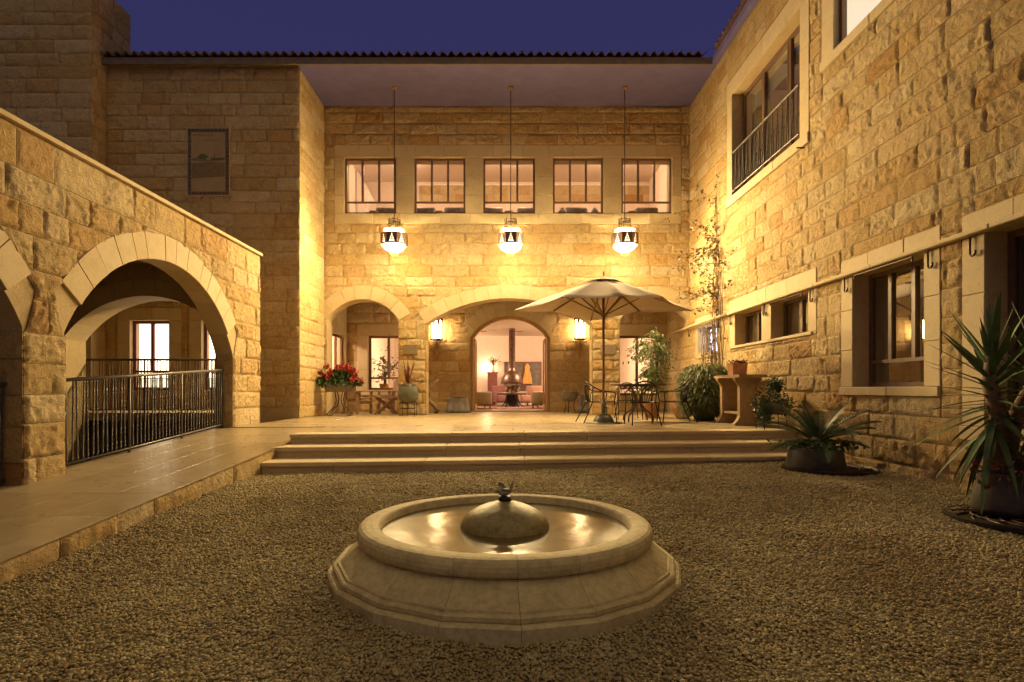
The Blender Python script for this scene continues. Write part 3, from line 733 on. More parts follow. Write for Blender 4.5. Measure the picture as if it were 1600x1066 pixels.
w_ = window(right, F_RIGHT, RW['cool'], .21, (.33, .66), (), fw=.045); curtain(F_RIGHT, 13.56, 14.88, 2.06, 2.71, .30, w_, 'blind_glow_cool', waves=2, amp=.006, name='blind')
for r in ('s1', 's2', 'big', 'near', 'A'): dark_room(RW[r])
MB().box(XR+.29, XR+.31, 10.0, 12.4, 7.05, 7.45).build('roller_blind', 'curtain', w_)
# balcony railing across window A
def twisted(mb, a, b, r=.008, tw=9, n=4):
    a = Vector(a); b = Vector(b); K = 22; V = []; F = []
    d = (b-a).normalized(); x = d.orthogonal().normalized(); y = d.cross(x)
    for k in range(K+1):
        p = a+(b-a)*k/K; an = tw*k/K
        for i in range(n):
            q = an+2*math.pi*i/n; V.append(p+(x*math.cos(q)+y*math.sin(q))*r)
    for k in range(K):
        for i in range(n): F.append((k*n+i, k*n+(i+1) % n, (k+1)*n+(i+1) % n, (k+1)*n+i))
    mb.add(V, F)
rail = tag(empty('balcony_railing', (XR-.03, 11.2, 5.4)), 'thin iron railing of twisted bars across the upper window', 'railing')
MB().tube([(XR-.03, 9.76, 6.31), (XR-.03, 12.64, 6.31)], .02).build('handrail', 'iron_grey', rail)
MB().tube([(XR-.03, 9.76, 5.48), (XR-.03, 12.64, 5.48)], .012).build('bottom_rail', 'iron_grey', rail)
for k in range(30):
    y = 9.84+k*.0945; mb = MB(); twisted(mb, (XR-.03, y, 5.48), (XR-.03, y+(.05 if k % 2 else -.05), 6.31), .013, 12); mb.build('baluster', 'iron_grey', rail, smooth=True)
MB().tube([(XR-.15, 9.6, 5.17), (XR+.02, 9.6, 5.17)], .014).build('iron_peg', 'iron_dark', right)
# the shelf along the wall above the lower windows, its hooks and curtain rods
blocks(right, F_RIGHT, 4.2, 12.75, 2.775, 2.835, 1.6, .115, False, 120, 'shelf_stone', o0=.034, b=.01)
MB().tube([(XR-.09, 12.76, 2.81), (XR-.10, 14.2, 2.81), (XR-.10, 15.5, 2.80), (XR-.12, 16.9, 2.78)], [.034, .032, .030, .03]).build('pipe', 'stone_smooth', right, smooth=True)
hook_g = 'iron hooks below the shelf'
for i, y in enumerate((5.98+.15, 6.74, 8.4, 9.35, 11.0, 11.06, 12.68, 13.35, 15.55)):
    x = XR-.06; z = 2.765
    pts = [(x, y, z)]+[(x, y, z-.17)]+[(x, y+.035*math.cos(a)-.035+.07*0, z-.17-.035*math.sin(a)) for a in (0.5, 1.2, 1.9, 2.6, 3.1)]+[(x, y-.07, z-.15)]
    o = MB().tube(pts, .0125, 6).build('hook', 'iron_brown', right, smooth=True)
for a, c in ((7.0, 8.15), (9.6, 10.75)):
    MB().tube([(XR-.06, a, 2.70), (XR-.06, a, 2.755), (XR-.06, c, 2.755), (XR-.06, c, 2.71)], .013, 6).build('curtain_rod', 'iron_brown', right)
MB().box(XR-.005, XR+.005, 13.61, 13.635, 3.2, 8.78).build('downpipe_slot', 'plinth_dark', right)
# right eave
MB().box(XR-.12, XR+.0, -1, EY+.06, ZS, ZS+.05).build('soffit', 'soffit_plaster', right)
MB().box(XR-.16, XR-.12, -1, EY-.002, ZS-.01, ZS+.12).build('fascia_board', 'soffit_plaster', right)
r2o = MB().add([(XR-.14, -1, ZS+.13), (XR-.14, EY+.3, ZS+.13), (XR+6, EY+.3, ZS+2.1), (XR+6, -1, ZS+2.1)], [(0, 1, 2, 3)]).build('roof', 'roof_tile', right)
for k in range(44):
    inst(TM, 'roof_tile', r2o, (XR-.22, 13.2-.206*k, ZS+.175), (0, -.32+RNG.uniform(-.01, .01), 0), (1, 1, 1)).rotation_euler = Euler((.32, 0, R(-90)), 'XYZ')

# ================================================================ left wing
left = tag(empty('left_wing', (-7.2, YP, 0)), 'dark stone left wing carrying a small mosaic picture', 'building')
LW1, LW2 = (-8.92, -8.0, 1.12, 2.78), (-7.22, -6.3, 1.12, 2.78)
core(left, F_LEFT, -13, XL, -1.6, ZS+.1, .5, [LW1, LW2])
stones(left, F_LEFT, -9.5, XL+.03, .7, ZS-.02, [(-9.26, -7.74, .95, 3.08), (-7.55, -5.96, .95, 3.08)], seed=31, ch=.292, sp=.055, lm=(.5, 1.2), amp=.045, mat_='stone_far', rlim=.93)
surround(left, F_LEFT, LW1, .3, .3, .17, seed=33); surround(left, F_LEFT, LW2, .3, .3, .17, seed=38)
for r in (LW1, LW2):
    w_ = window(left, F_LEFT, r, .1, (.5,), (.27,), fw=.07, mat_='wood_red')
    curtain(F_LEFT, r[0]+.02, r[1]-.02, r[2]+.3, r[3]-.02, .3, w_, 'blind_glow', waves=3, amp=.01, name='blind')
    curtain(F_LEFT, r[0]+.02, r[1]-.02, r[2]+.02, r[2]+.28, .33, w_, 'blind_glow_cream', waves=3, amp=.01, name='valance')
# return wall beside the porch
LRW = (15.86, 17.62, 1.15, 2.75)
core(left, F_RET, YP+.001, YB+.2, ZT, ZS+.1, .3, [LRW])
stones(left, F_RET, YP, YF-.03, ZT, ZS-.01, seed=35, ch=.288, sp=.045, lm=(.4, .9), amp=.05, mat_='stone_far', rlim=.85)
blocks(left, F_RET, YF, LRW[0], ZT, 4.0, .6, .02, True, 41); blocks(left, F_RET, LRW[1], YB, ZT, 4.0, .6, .02, True, 42)
blocks(left, F_RET, LRW[0], LRW[1], LRW[3], 4.0, .9, .021, False, 43); blocks(left, F_RET, LRW[0], LRW[1], ZT, LRW[2], .9, .021, False, 44)
window(left, F_RET, LRW, .08, (.34, .66), (), fw=.06)
room(left, XL-2.5, XL-.301, 14.3, YB+.2, .9, 3.4, {'*': 'room_plaster'}, skip=('x1',))
# ================================================================ tower
tower = tag(empty('stone_tower', (-11, 13.2, 0)), 'dark plain stone tower at the far left rising above the roofs', 'tower')
F_TF = Fr((0, 13.2, 0), (1, 0, 0), (0, -1, 0)); F_TS = Fr((-9.5, 0, 0), (0, 1, 0), (1, 0, 0))
MB().box(-15, -9.5, 13.2, 14.57, -1.6, 10.6).build('wall', 'mortar', tower)
stones(tower, F_TF, -14, -9.47, 2.5, 10.6, seed=51, ch=.31, sp=.08, lm=(.7, 1.4), amp=.03, mat_='stone_far', rlim=.8)
stones(tower, F_TS, 13.2, 13.7, 2.5, ZS+.1, seed=52, ch=.31, sp=.08, lm=(.45, .5), amp=.02, mat_='stone_far', rlim=.8, breaks=())
stones(tower, F_TS, 13.2, 14.57, ZS+.1, 10.6, seed=53, ch=.31, sp=.08, lm=(.6, .9), amp=.02, mat_='stone_far', rlim=.8)

# ================================================================ arcade on the left
ZA = 3.87
arc = tag(empty('arcade_wall', (XA, 8, 0)), 'rough stone arcade wall with smooth arches beside the ramp', 'wall')
AR = [(8.62, 2.03, 1.75, .78, 2.27), (3.99, 2.03, 1.75, .78, 2.27), (-.64, 2.03, 1.75, .78, 2.27)]
core(arc, F_ARC, -3.2, 11.77, -1.6, ZA, .32, (), AR)
stones(arc, F_ARC, 1.2, 11.80, -.15, ZA-.01, (), AR[:2], seed=62, ch=.33, sp=.030, lm=(.36, .95), amp=.042, base=.03, vref=1.75, rlim=.93)
for i, ar in enumerate(AR[:2]):
    uc, w, vs, vc, r = ar; ring(arc, F_ARC, uc, vc, r-.008, r+.37, R(37), R(143), 13, .32, o1=.034, seed=20+i)
for k, (u, n) in enumerate(((10.65, -1), (6.59, 1), (6.02, -1))):
    f = Fr((0, u, 0), (1, 0, 0), (0, n, 0)); stones(arc, f, XA-.31, XA+.01, -.3, 1.75, seed=65+k, ch=.34, sp=.06, lm=(.45, .5), amp=.02, base=.012)
f = Fr((0, 11.77, 0), (1, 0, 0), (0, 1, 0)); stones(arc, f, XA-.32, XA+.03, ZT, ZA-.01, seed=69, ch=.345, sp=.07, lm=(.4, .6), amp=.02)
for a in range(8):
    y0 = 1.2+a*1.325; MB().box(XA-.35, XA+.075, y0+.002, y0+1.323, ZA, ZA+.05+.001*(a % 2)).build('coping_slab', 'stone_smooth', arc)
# inside the arcade: roof slab, cross arch, landing with second rail
ins = tag(empty('arcade_passage', (-7.5, 9, 0)), 'shadowed vaulted passage with a low cross arch behind the arcade', 'passage')
MB().box(-12, XA-.33, -3, 11.6, ZA-.25, ZA-.02).build('ceiling_slab', 'mortar', ins); MB().box(-12, -6.1, 11.601, 13.68, ZA-.25, ZA-.02).build('ceiling_slab', 'mortar', ins)
F_X = Fr((0, 11.3, 0), (1, 0, 0), (0, -1, 0)); CA = (-7.05, 1.62, 2.15, .99, 1.99)
core(ins, F_X, -12, XA-.33, -1.6, ZA-.26, .6, (), [CA])
stones(ins, F_X, -10.5, XA-.33, .2, ZA-.26, (), [CA], seed=71, ch=.33, sp=.08, lm=(.5, .9), amp=.03, rlim=.8)
uc, w, vs, vc, r = CA; th = math.acos(w/(r-.008)); ring(ins, F_X, uc, vc, r-.008, r+.33, th, math.pi-th, 9, .6, seed=44)
MB().box(-12, -6.0, 11.92, YP, .5, .66).build('landing', 'stone_smooth', ins)
core(ins, Fr((-11.5, 0, 0), (0, 1, 0), (1, 0, 0)), -3, 13.2, -1.6, ZA-.26, .3, (), name='wall')
def railing(name, label, a, b, h, mat_, n, twist=True, lift=.06, r=.0125, group=None):
    a = Vector(a); b = Vector(b); o = tag(empty(name, a), label, 'railing', group); up = Vector((0, 0, 1))
    MB().tube([a+up*h, b+up*h], .024, 10).build('handrail', mat_, o, smooth=True)
    MB().tube([a+up*lift, b+up*lift], .014, 8).build('bottom_rail', mat_, o, smooth=True)
    for k in range(n):
        s = (k+.5)/n; p = a.lerp(b, s); q = a.lerp(b, s+(.22 if k % 2 else -.22)/n)
        mb = MB(); twisted(mb, p+up*lift, q+up*h, r, 26, 4); mb.build('baluster', mat_, o, smooth=True)
    for s in (.02, .34, .66, .98):
        p = a.lerp(b, s); MB().tube([p-up*.08, p+up*h], .017, 8).build('post', mat_, o, smooth=True)
    return o
railing('ramp_railing', 'grey iron railing of twisted bars inside the large arch', (XA-.16, 6.62, ramp_z(6.62)), (XA-.16, 10.62, ramp_z(10.62)), 1.06, 'iron_grey', 46)
railing('ramp_railing', 'grey iron railing in the cut-off arch at the left edge', (XA-.16, 2.0, ramp_z(2.0)), (XA-.16, 6.0, ramp_z(6.0)), 1.06, 'iron_grey', 46)
railing('landing_railing', 'brown iron railing on the landing behind the grey one', (-10.4, 11.98, .66), (-6.02, 11.98, .66), 1.1, 'iron_brown', 44)

# ================================================================ lamps
def lantern(x, y, z, label):
    """perforated eight-sided hanging lantern; z = middle of the metal band"""
    o = tag(empty('hanging_lantern', (x, y, z-.45)), label, 'lantern', 'lanterns hung over the terrace')
    MB().lathe(x, y, [(.001, ZS-.002), (.07, ZS-.004), (.06, ZS-.045), (.012, ZS-.06)], 16).build('ceiling_cap', 'brass', o, smooth=True)
    MB().tube([(x, y, ZS-.05), (x, y, z+.50)], .012, 6).build('rod', 'iron_brown', o)
    mb = MB()
    for zz, rr in ((.50, .13), (.44, .15), (.26, .15)): mb.tube([(x+rr*math.cos(a*math.pi/8), y+rr*math.sin(a*math.pi/8), z+zz) for a in range(17)], .009, 6, False)
    for k in range(8):
        a = k*math.pi/4; mb.tube([(x+.15*math.cos(a), y+.15*math.sin(a), z+.24), (x+.15*math.cos(a), y+.15*math.sin(a), z+.54)], .008, 6)
    mb.tube([(x-.15, y, z+.44), (x+.15, y, z+.44)], .008, 6); mb.tube([(x, y-.15, z+.44), (x, y+.15, z+.44)], .008, 6)
    mb.build('cage', 'copper_dark', o, smooth=True)
    A0 = math.pi/8
    # glass glows bright to the yard, dim to the building: split invented to steer the light, dim glass behind the pierced band
    cup = [(.236, z-.232), (.252, z-.19), (.266, z-.146)]; tip = [(.001, z-.305), (.10, z-.295), (.19, z-.262), (.234, z-.233)]; shoulder = [(.272, z+.146), (.17, z+.235), (.12, z+.24)]
    f0, f1 = R(202), R(338)
    MB().lathe(x, y, cup, 10, f0, f1).build('bright_cup', 'lantern_glow', o, smooth=True)
    MB().lathe(x, y, shoulder, 10, f0, f1).build('bright_shoulder', 'lantern_glow_top', o, smooth=True)
    mb = MB(); mb.lathe(x, y, cup, 14, f1-2*math.pi, f0); mb.lathe(x, y, shoulder, 14, f1-2*math.pi, f0); mb.lathe(x, y, tip, 20)
    mb.build('dim_glass', 'lantern_glow_back', o, smooth=True)
    MB().lathe(x, y, [(.272, z-.138), (.285, z), (.272, z+.138)], 20).build('band_glass', 'lantern_glow_band', o, smooth=True)
    MB().lathe(x, y, [(.001, z+.285), (.18, z+.277), (.29, z+.238), (.28, z+.233), (.001, z+.262)], 16).build('lid', 'copper_dark', o, smooth=True)
    # band: eight metal panels, each pierced by a triangle of small openings
    for k in range(8):
        a0, a1 = A0+k*math.pi/4, A0+(k+1)*math.pi/4; r = .345
        p0 = Vector((x+r*math.cos(a0), y+r*math.sin(a0), 0)); p1 = Vector((x+r*math.cos(a1), y+r*math.sin(a1), 0))
        mb = MB()
        def tri(pts): mb.add([p0.lerp(p1, s)+Vector((0, 0, z-.145+.29*t)) for s, t in pts], [tuple(range(len(pts)))])
        # metal left and right of the pierced triangle, rim above and below
        tri([(0, 0), (.24, .12), (0, 1)]); tri([(.24, .12), (.48, .84), (0, 1)]); tri([(.48, .84), (.52, .84), (1, 1), (0, 1)]); tri([(1, 0), (1, 1), (.76, .12)]); tri([(.76, .12), (1, 1), (.52, .84)]); tri([(0, 0), (1, 0), (.76, .12), (.24, .12)])
        for t in (.30, .50, .68):
            w = .25*(1-t/.95)+.02; tri([(.5-w, t), (.5+w, t), (.5+w, t+.05), (.5-w, t+.05)])
        for s_, t0, t1 in ((.38, .08, .34), (.62, .08, .34), (.5, .08, .5), (.45, .34, .68), (.55, .34, .68)): tri([(s_-.018, t0), (s_+.018, t0), (s_+.018, t1), (s_-.018, t1)])
        mb.build('band_panel', 'copper_dark', o)
    mb = MB()
    for k in range(8):
        a = A0+k*math.pi/4; c, s = math.cos(a), math.sin(a)
        mb.tube([(x+.15*c, y+.15*s, z+.25), (x+.345*c, y+.345*s, z+.13), (x+.345*c, y+.345*s, z-.13), (x+.13*c, y+.13*s, z-.33)], .007, 5)
    mb.tube([(x+.13*math.cos(k*math.pi/8), y+.13*math.sin(k*math.pi/8), z-.33) for k in range(17)], .010, 6, False); mb.tube([(x+.11*math.cos(k*math.pi/8), y+.11*math.sin(k*math.pi/8), z-.38) for k in range(17)], .010, 6, False)
    mb.build('ribs', 'brass', o, smooth=True)
    return o
lantern((616-790)*14.6/900, 14.6, 4.93, 'hanging lantern under the leftmost upper window')
lantern((798-790)*14.6/900, 14.6, 4.93, 'middle hanging lantern above the arched doorway')
lantern((976-790)*14.6/900, 14.6, 4.93, 'hanging lantern nearest the right wall above the parasol')
def sconce(x, y, z, label, nrm=(0, -1), glow='sconce_glow', group='wall lanterns on the porch wall', arm=True):
    """round wall lantern of tall arched glasses on a long bracket; z = middle of the body"""
    n = Vector((*nrm, 0)); o = tag(empty('wall_lantern', (x, y, z-.85)), label, 'lantern', group)
    c = Vector((x, y, z))+n*.24; r = .185; H = .30
    MB().lathe(c.x, c.y, [(.001, z+H+.16), (.03, z+H+.12), (.05, z+H+.07), (r*1.0, z+H+.025), (r+.012, z+H), (r+.012, z+H-.02), (.001, z+H-.02)], 24).build('cap', 'iron_brown', o, smooth=True)
    MB().lathe(c.x, c.y, [(.001, z-H-.03), (r*.8, z-H-.03), (r+.012, z-H-.01), (r+.012, z-H+.015), (.001, z-H+.015)], 24).build('base', 'iron_brown', o, smooth=True)
    MB().lathe(c.x, c.y, [(.145, z-H+.02), (.145, z+H-.025)], 20).build('glass', glow, o, smooth=True)
    mb = MB(); K = 8; base = math.atan2(n.y, n.x)
    for k in range(K):
        a = base+(k+.5)*2*math.pi/K; da = 2*math.pi/K/2
        # bar between two openings: narrow in the middle, flaring at head and foot
        V = []; prof = [(-1, .70), (-.93, .42), (-.8, .27), (.1, .27), (.45, .38), (.8, .55), (1, .75)]
        for t, w in prof:
            for s in (-1, 0, 1):
                aa = a+s*w*da; V.append((c.x+r*math.cos(aa), c.y+r*math.sin(aa), z+t*(H-.02)))
        mb.add(V, [(3*i+j, 3*i+j+1, 3*i+j+4, 3*i+j+3) for i in range(len(prof)-1) for j in (0, 1)])
    mb.build('frame', 'iron_brown', o)
    p = Vector((x, y, 0))+n*.03
    MB().tube([(c.x, c.y, z-H-.02), (c.x, c.y, z-H-.08), tuple(p+n*.12+Vector((0, 0, z-H-.18))), tuple(p+n*.035+Vector((0, 0, z-H-.30)))], [.02, .016, .016, .02], 8).build('arm', 'brass', o, smooth=True)
    MB().tube([tuple(p+Vector((0, 0, z-H-.06))), tuple(p+Vector((0, 0, z-H-.22))), tuple(p+n*.012+Vector((0, 0, z-H-.36))), tuple(p+Vector((0, 0, z-H-.46))), tuple(p+Vector((0, 0, z-H-.62)))], [.022, .034, .045, .032, .012], 10).build('bracket', 'brass', o, smooth=True)
    return o
sconce((684-790)*YB/900, YB-.02, 2.96, 'lit wall lantern left of the arched doorway')
sconce((905-790)*YB/900, YB-.02, 2.98, 'lit wall lantern right of the doorway, behind the parasol')
# ================================================================ fountain
FX, FY = -.005, 4.24
ft = tag(empty('fountain', (FX, FY, -.25)), 'low round stone fountain with moulded facets in the gravel', 'fountain')
NS = 18
def fseg(prof, k, name, mat_, sub=1, twist=0.0, gap=.003):
    a0 = 2*math.pi*(k+twist)/NS; a1 = 2*math.pi*(k+1+twist)/NS; mb = MB(); V = []; n = len(prof); cols = sub+1
    g = gap/1.1
    for (r, z) in prof:
        for j in range(cols):
            a = a0+g+(a1-a0-2*g)*j/sub; rr = r if sub > 1 else r/math.cos(math.pi/NS); V.append((FX+rr*math.cos(a), FY+rr*math.sin(a), z))
    F = [(i*cols+j, i*cols+j+1, ((i+1) % n)*cols+j+1, ((i+1) % n)*cols+j) for i in range(n) for j in range(sub)]
    F += [tuple(i*cols for i in range(n)), tuple(i*cols+sub for i in range(n))[::-1]]
    mb.add(V, F); return mb.build(name, mat_, ft)
arcp = lambda cr, cz, rr, rz, a0, a1, n: [(cr+rr*math.cos(R(a0+(a1-a0)*i/n)), cz+rz*math.sin(R(a0+(a1-a0)*i/n))) for i in range(n+1)]
plinth = [(.9, -.42), (1.245, -.42), (1.24, -.235), (1.238, -.104), (1.226, -.092), (.9, -.092)]
mould = [(.9, -.0915), (1.195, -.0915), (1.200, -.082), (1.200, -.060), (1.190, -.051), (1.168, -.050), (1.166, -.036), (.9, -.036)]
cyma = [(.88, -.0355), (1.150, -.0355), (1.136, -.022), (1.098, .009), (1.062, .040), (1.036, .062), (1.022, .078), (1.030, .088), (.88, .088)]
rim = [(.905, .089), (1.026, .089), (1.044, .095), (1.054, .110), (1.058, .134), (1.055, .160), (1.044, .182), (1.024, .195), (.995, .200), (.95, .201), (.914, .197), (.905, .188)]
for k in range(NS):
    fseg(plinth, k, 'plinth_stone', 'fountain_stone', 1, .7, gap=.0012); fseg(mould, k, 'moulding_stone', 'fountain_stone', 1, .7, gap=.0012)
    fseg(cyma, k, 'base_stone', 'fountain_stone', 1, .7, gap=.0012)
    o = fseg(rim, k, 'rim_stone', 'fountain_stone', 5, .7, gap=.0012)
MB().lathe(FX, FY, [(.90, -.1), (.90, .187), (.904, .190)], 72).build('basin_wall', 'fountain_stone', ft, smooth=True)
# water sheet with faint radial swells running off the dome
V = [(FX, FY, .14)]; F = []; NR, NA = 30, 96
for i in range(1, NR+1):
    r = .9*i/NR
    for k in range(NA):
        a = 2*math.pi*k/NA; h = .0010*math.sin(26*r-3*math.sin(3*a))*math.exp(-(r-.3)*2.2)+.0010*(float(vnoise(np.array(9*r*math.cos(a)+20), np.array(9*r*math.sin(a)+20)))-.5)
        V.append((FX+r*math.cos(a), FY+r*math.sin(a), .14+h))
F += [(0, 1+k, 1+(k+1) % NA) for k in range(NA)]
F += [(1+(i-1)*NA+k, 1+(i-1)*NA+(k+1) % NA, 1+i*NA+(k+1) % NA, 1+i*NA+k) for i in range(1, NR) for k in range(NA)]
mk('water', V, F, 'water', ft, smooth=True)
MB().lathe(FX, FY, [(.335, .10), (.332, .128)]+[(.328*(.5*(1-t_**2.5)+.5*math.sqrt(1-t_*t_)), .128+.205*t_) for t_ in (.06, .14, .23, .33, .44, .55, .65, .75, .84, .91, .95)]+[(.05, .330)], 48).build('dome', 'dome_stone', ft, smooth=True)
MB().lathe(FX, FY, [(.001, .325), (.036, .325), (.046, .338), (.046, .352), (.034, .362), (.001, .364)], 20).build('nozzle', 'iron_dark', ft, smooth=True)
# small bronze dove: body, two raised wings, tail and head in one skin
bm = MB(); bx, by, bz = FX, FY, .366
for i_ in range(1):
    bm.sphere((0, 0, 0), 1, 14, 8); bm.V = [(bx+v[0]*.050, by+v[1]*.032, bz+.026+v[2]*.028+.008*v[0]) for v in bm.V]
bm.sphere((bx-.052, by-.002, bz+.034), .016, 10, 6); bm.tube([(bx-.062, by-.003, bz+.034), (bx-.080, by-.005, bz+.030)], [.006, .001], 6)
def leafblade(P, th):
    Q = [(p[0]-th[0], p[1]-th[1], p[2]-th[2]) for p in P]; n = len(P)
    bm.add(P+Q, [tuple(range(n)), tuple(range(n, 2*n))[::-1]]+[(i, (i+1) % n, n+(i+1) % n, n+i) for i in range(n)])
leafblade([(bx+.036, by-.010, bz+.030), (bx+.046, by-.020, bz+.075), (bx+.060, by, bz+.108), (bx+.062, by+.020, bz+.075), (bx+.050, by+.010, bz+.030)], (.008, 0, 0))
leafblade([(bx-.030, by+.020, bz+.036), (bx-.052, by+.034, bz+.066), (bx-.040, by+.044, bz+.094), (bx-.010, by+.040, bz+.080), (bx+.012, by+.026, bz+.046)], (0, .006, 0))
leafblade([(bx-.028, by-.024, bz+.036), (bx-.010, by-.036, bz+.052), (bx+.022, by-.036, bz+.050), (bx+.044, by-.022, bz+.036), (bx+.010, by-.030, bz+.016)], (0, -.006, 0))
tag(bm.build('bird_figure', 'bird_bronze', ft, smooth=True), 'small grey-green metal bird on top of the dome')

# ================================================================ gravel pebbles
pcol = bpy.data.collections.new('pebble_kinds')
for k in range(7):
    rs = random.Random(900+k); mb = MB(); mb.sphere((0, 0, 0), .5, 7, 4)
    f = (rs.uniform(.85, 1.25), rs.uniform(.7, 1.0), rs.uniform(.45, .75))
    V = [(v[0]*f[0]*rs.uniform(.82, 1.15), v[1]*f[1]*rs.uniform(.82, 1.15), v[2]*f[2]*rs.uniform(.85, 1.15)) for v in mb.V]
    me = bpy.data.meshes.new('pebble'); me.from_pydata(V, [], mb.F); me.shade_smooth() if k % 2 else None
    me.materials.append(M['pebble']); po_ = bpy.data.objects.new('pebble', me); pcol.objects.link(po_)
rg = np.random.default_rng(5); PX = []; PY = []; PS = []
for (y0, y1, c) in ((1.6, 4.2, .0175), (4.2, 6.2, .0210), (6.2, 9.9, .028)):
    xs = np.arange(-3.30, XR-.02, c); ys = np.arange(y0, y1, c)
    X, Y = np.meshgrid(xs, ys); X = (X+rg.uniform(-.5, .5, X.shape)*c).ravel(); Y = (Y+rg.uniform(-.5, .5, Y.shape)*c).ravel()
    keepm = (np.abs(X-.05) < Y*.93+.35) & (Y < 8.2+.104*X) & (np.hypot(X-FX, Y-FY) > 1.235)
    X = X[keepm]; Y = Y[keepm]; PX.append(X); PY.append(Y); PS.append(c*rg.lognormal(.14, .22, X.size))
# a looser top layer of larger pieces
n2 = 5200; X = rg.uniform(-3.28, XR-.05, n2); Y = rg.uniform(1.6, 9.6, n2); k = (np.abs(X) < Y*.93+.35) & (Y < 8.15+.104*X) & (np.hypot(X-FX, Y-FY) > 1.26)
PX.append(X[k]); PY.append(Y[k]); PS.append(rg.uniform(.020, .031, k.sum()))
PX = np.concatenate(PX); PY = np.concatenate(PY); PS = np.concatenate(PS); NP = PX.size
PZ = gz(PX, PY)+(fbm(PX*1.7+5, PY*1.7+9, 3)-.5)*.03+rg.uniform(-.004, .009, NP)+(fbm(PX*6, PY*6, 2)-.5)*.014
PZ[-k.sum():] += .008
me = bpy.data.meshes.new('gravel'); me.vertices.add(NP); me.vertices.foreach_set('co', np.stack([PX, PY, PZ], 1).astype(np.float32).ravel())
a = me.attributes.new('rot', 'FLOAT_VECTOR', 'POINT'); a.data.foreach_set('vector', np.stack([rg.uniform(-.5, .5, NP), rg.uniform(-.5, .5, NP), rg.uniform(0, 6.28, NP)], 1).astype(np.float32).ravel())
a = me.attributes.new('scl', 'FLOAT', 'POINT'); a.data.foreach_set('value', PS.astype(np.float32))
a = me.attributes.new('pick', 'INT', 'POINT'); a.data.foreach_set('value', rg.integers(0, 7, NP).astype(np.int32))
go = bpy.data.objects.new('gravel', me); C.objects.link(go); tag(go, 'loose pale gravel covering the courtyard floor', 'gravel', kind='stuff')
ng = bpy.data.node_groups.new('pebbles', 'GeometryNodeTree')
ng.interface.new_socket('Geometry', in_out='INPUT', socket_type='NodeSocketGeometry'); ng.interface.new_socket('Geometry', in_out='OUTPUT', socket_type='NodeSocketGeometry')
gi = ng.nodes.new('NodeGroupInput'); gout = ng.nodes.new('NodeGroupOutput'); ip = ng.nodes.new('GeometryNodeInstanceOnPoints'); ci = ng.nodes.new('GeometryNodeCollectionInfo')
ci.inputs['Collection'].default_value = pcol; ci.inputs['Separate Children'].default_value = True; ci.inputs['Reset Children'].default_value = True
ip.inputs['Pick Instance'].default_value = True
for nm, dt, sk in (('rot', 'FLOAT_VECTOR', 'Rotation'), ('scl', 'FLOAT', 'Scale'), ('pick', 'INT', 'Instance Index')):
    q = ng.nodes.new('GeometryNodeInputNamedAttribute'); q.data_type = dt; q.inputs['Name'].default_value = nm
    ng.links.new([s for s in q.outputs if s.enabled and s.name == 'Attribute'][0], ip.inputs[sk])
ng.links.new(gi.outputs[0], ip.inputs['Points']); ng.links.new(ci.outputs[0], ip.inputs['Instance']); ng.links.new(ip.outputs[0], gout.inputs[0])
md = go.modifiers.new('pebbles', 'NODES'); md.node_group = ng

# ================================================================ mosaic and plaques
mz = tag(empty('mosaic_picture', (-7.04, YP, 5.73)), 'mosaic panel of a tree landscape in a dark tile border', 'mosaic')
f = F_LEFT; u0, u1, v0, v1 = -7.53, -6.55, 5.74, 7.32; bw = .085
MB().fbox(f, u0-.02, u1+.02, v0-.02, v1+.02, 0, .058).build('surround', 'stone_smooth', mz)
MB().fbox(f, u0+bw, u1-bw, v0+bw, v1-bw, .058, .066).build('panel', 'mosaic_sand', mz)
n = 0
def btile(a, b_, c, d):
    global n
    MB().fbox(f, a+.004, b_-.004, c+.004, d-.004, .058, .067, .003).build('border_tile', 'mosaic_blue' if n % 2 else 'mosaic_red', mz); n += 1
K = 11
for k in range(K):
    a = u0+(u1-u0)*k/K; b_ = u0+(u1-u0)*(k+1)/K; btile(a, b_, v0, v0+bw); btile(a, b_, v1-bw, v1)
K = 16; n = 0
for k in range(K):
    c = v0+bw+(v1-v0-2*bw)*k/K; d = v0+bw+(v1-v0-2*bw)*(k+1)/K; btile(u0, u0+bw, c, d); n += 1; btile(u1-bw, u1, c, d)
def flat(poly, o, mat_, name):
    P = [f.p(u0+bw+(u1-u0-2*bw)*x, v0+bw+(v1-v0-2*bw)*y, o) for x, y in poly]; Q = [p+Vector((0, .003, 0)) for p in P]; n = len(P)
    mk(name, P+Q, [tuple(range(n)), tuple(range(n, 2*n))[::-1]]+[(i, (i+1) % n, n+(i+1) % n, n+i) for i in range(n)], mat_, mz)
flat([(.02, .22), (.98, .25), (.98, .48), (.6, .50), (.35, .49), (.02, .47)], .0685, 'mosaic_earth', 'hill')
flat([(.02, .55), (.3, .60), (.5, .52), (.98, .58), (.98, .53), (.5, .505), (.02, .52)], .0690, 'mosaic_earth', 'far_hill')
flat([(.35+.14*math.cos(q)+.02*math.cos(5*q), .585+.045*math.sin(q)) for q in [6.283*i/18 for i in range(18)]], .0705, 'mosaic_leaf', 'tree_crown')
flat([(.43, .50), (.46, .50), (.455, .56), (.435, .56)], .0705, 'mosaic_earth', 'tree_trunk')
flat([(.75+.19*math.cos(q)+.02*math.cos(4*q), .545+.022*math.sin(q)) for q in [6.283*i/18 for i in range(18)]], .0712, 'mosaic_leaf', 'bush')
flat([(.66, .55), (.70, .55), (.685, .66)], .0718, 'mosaic_leaf', 'cypress')
rs = random.Random(77)
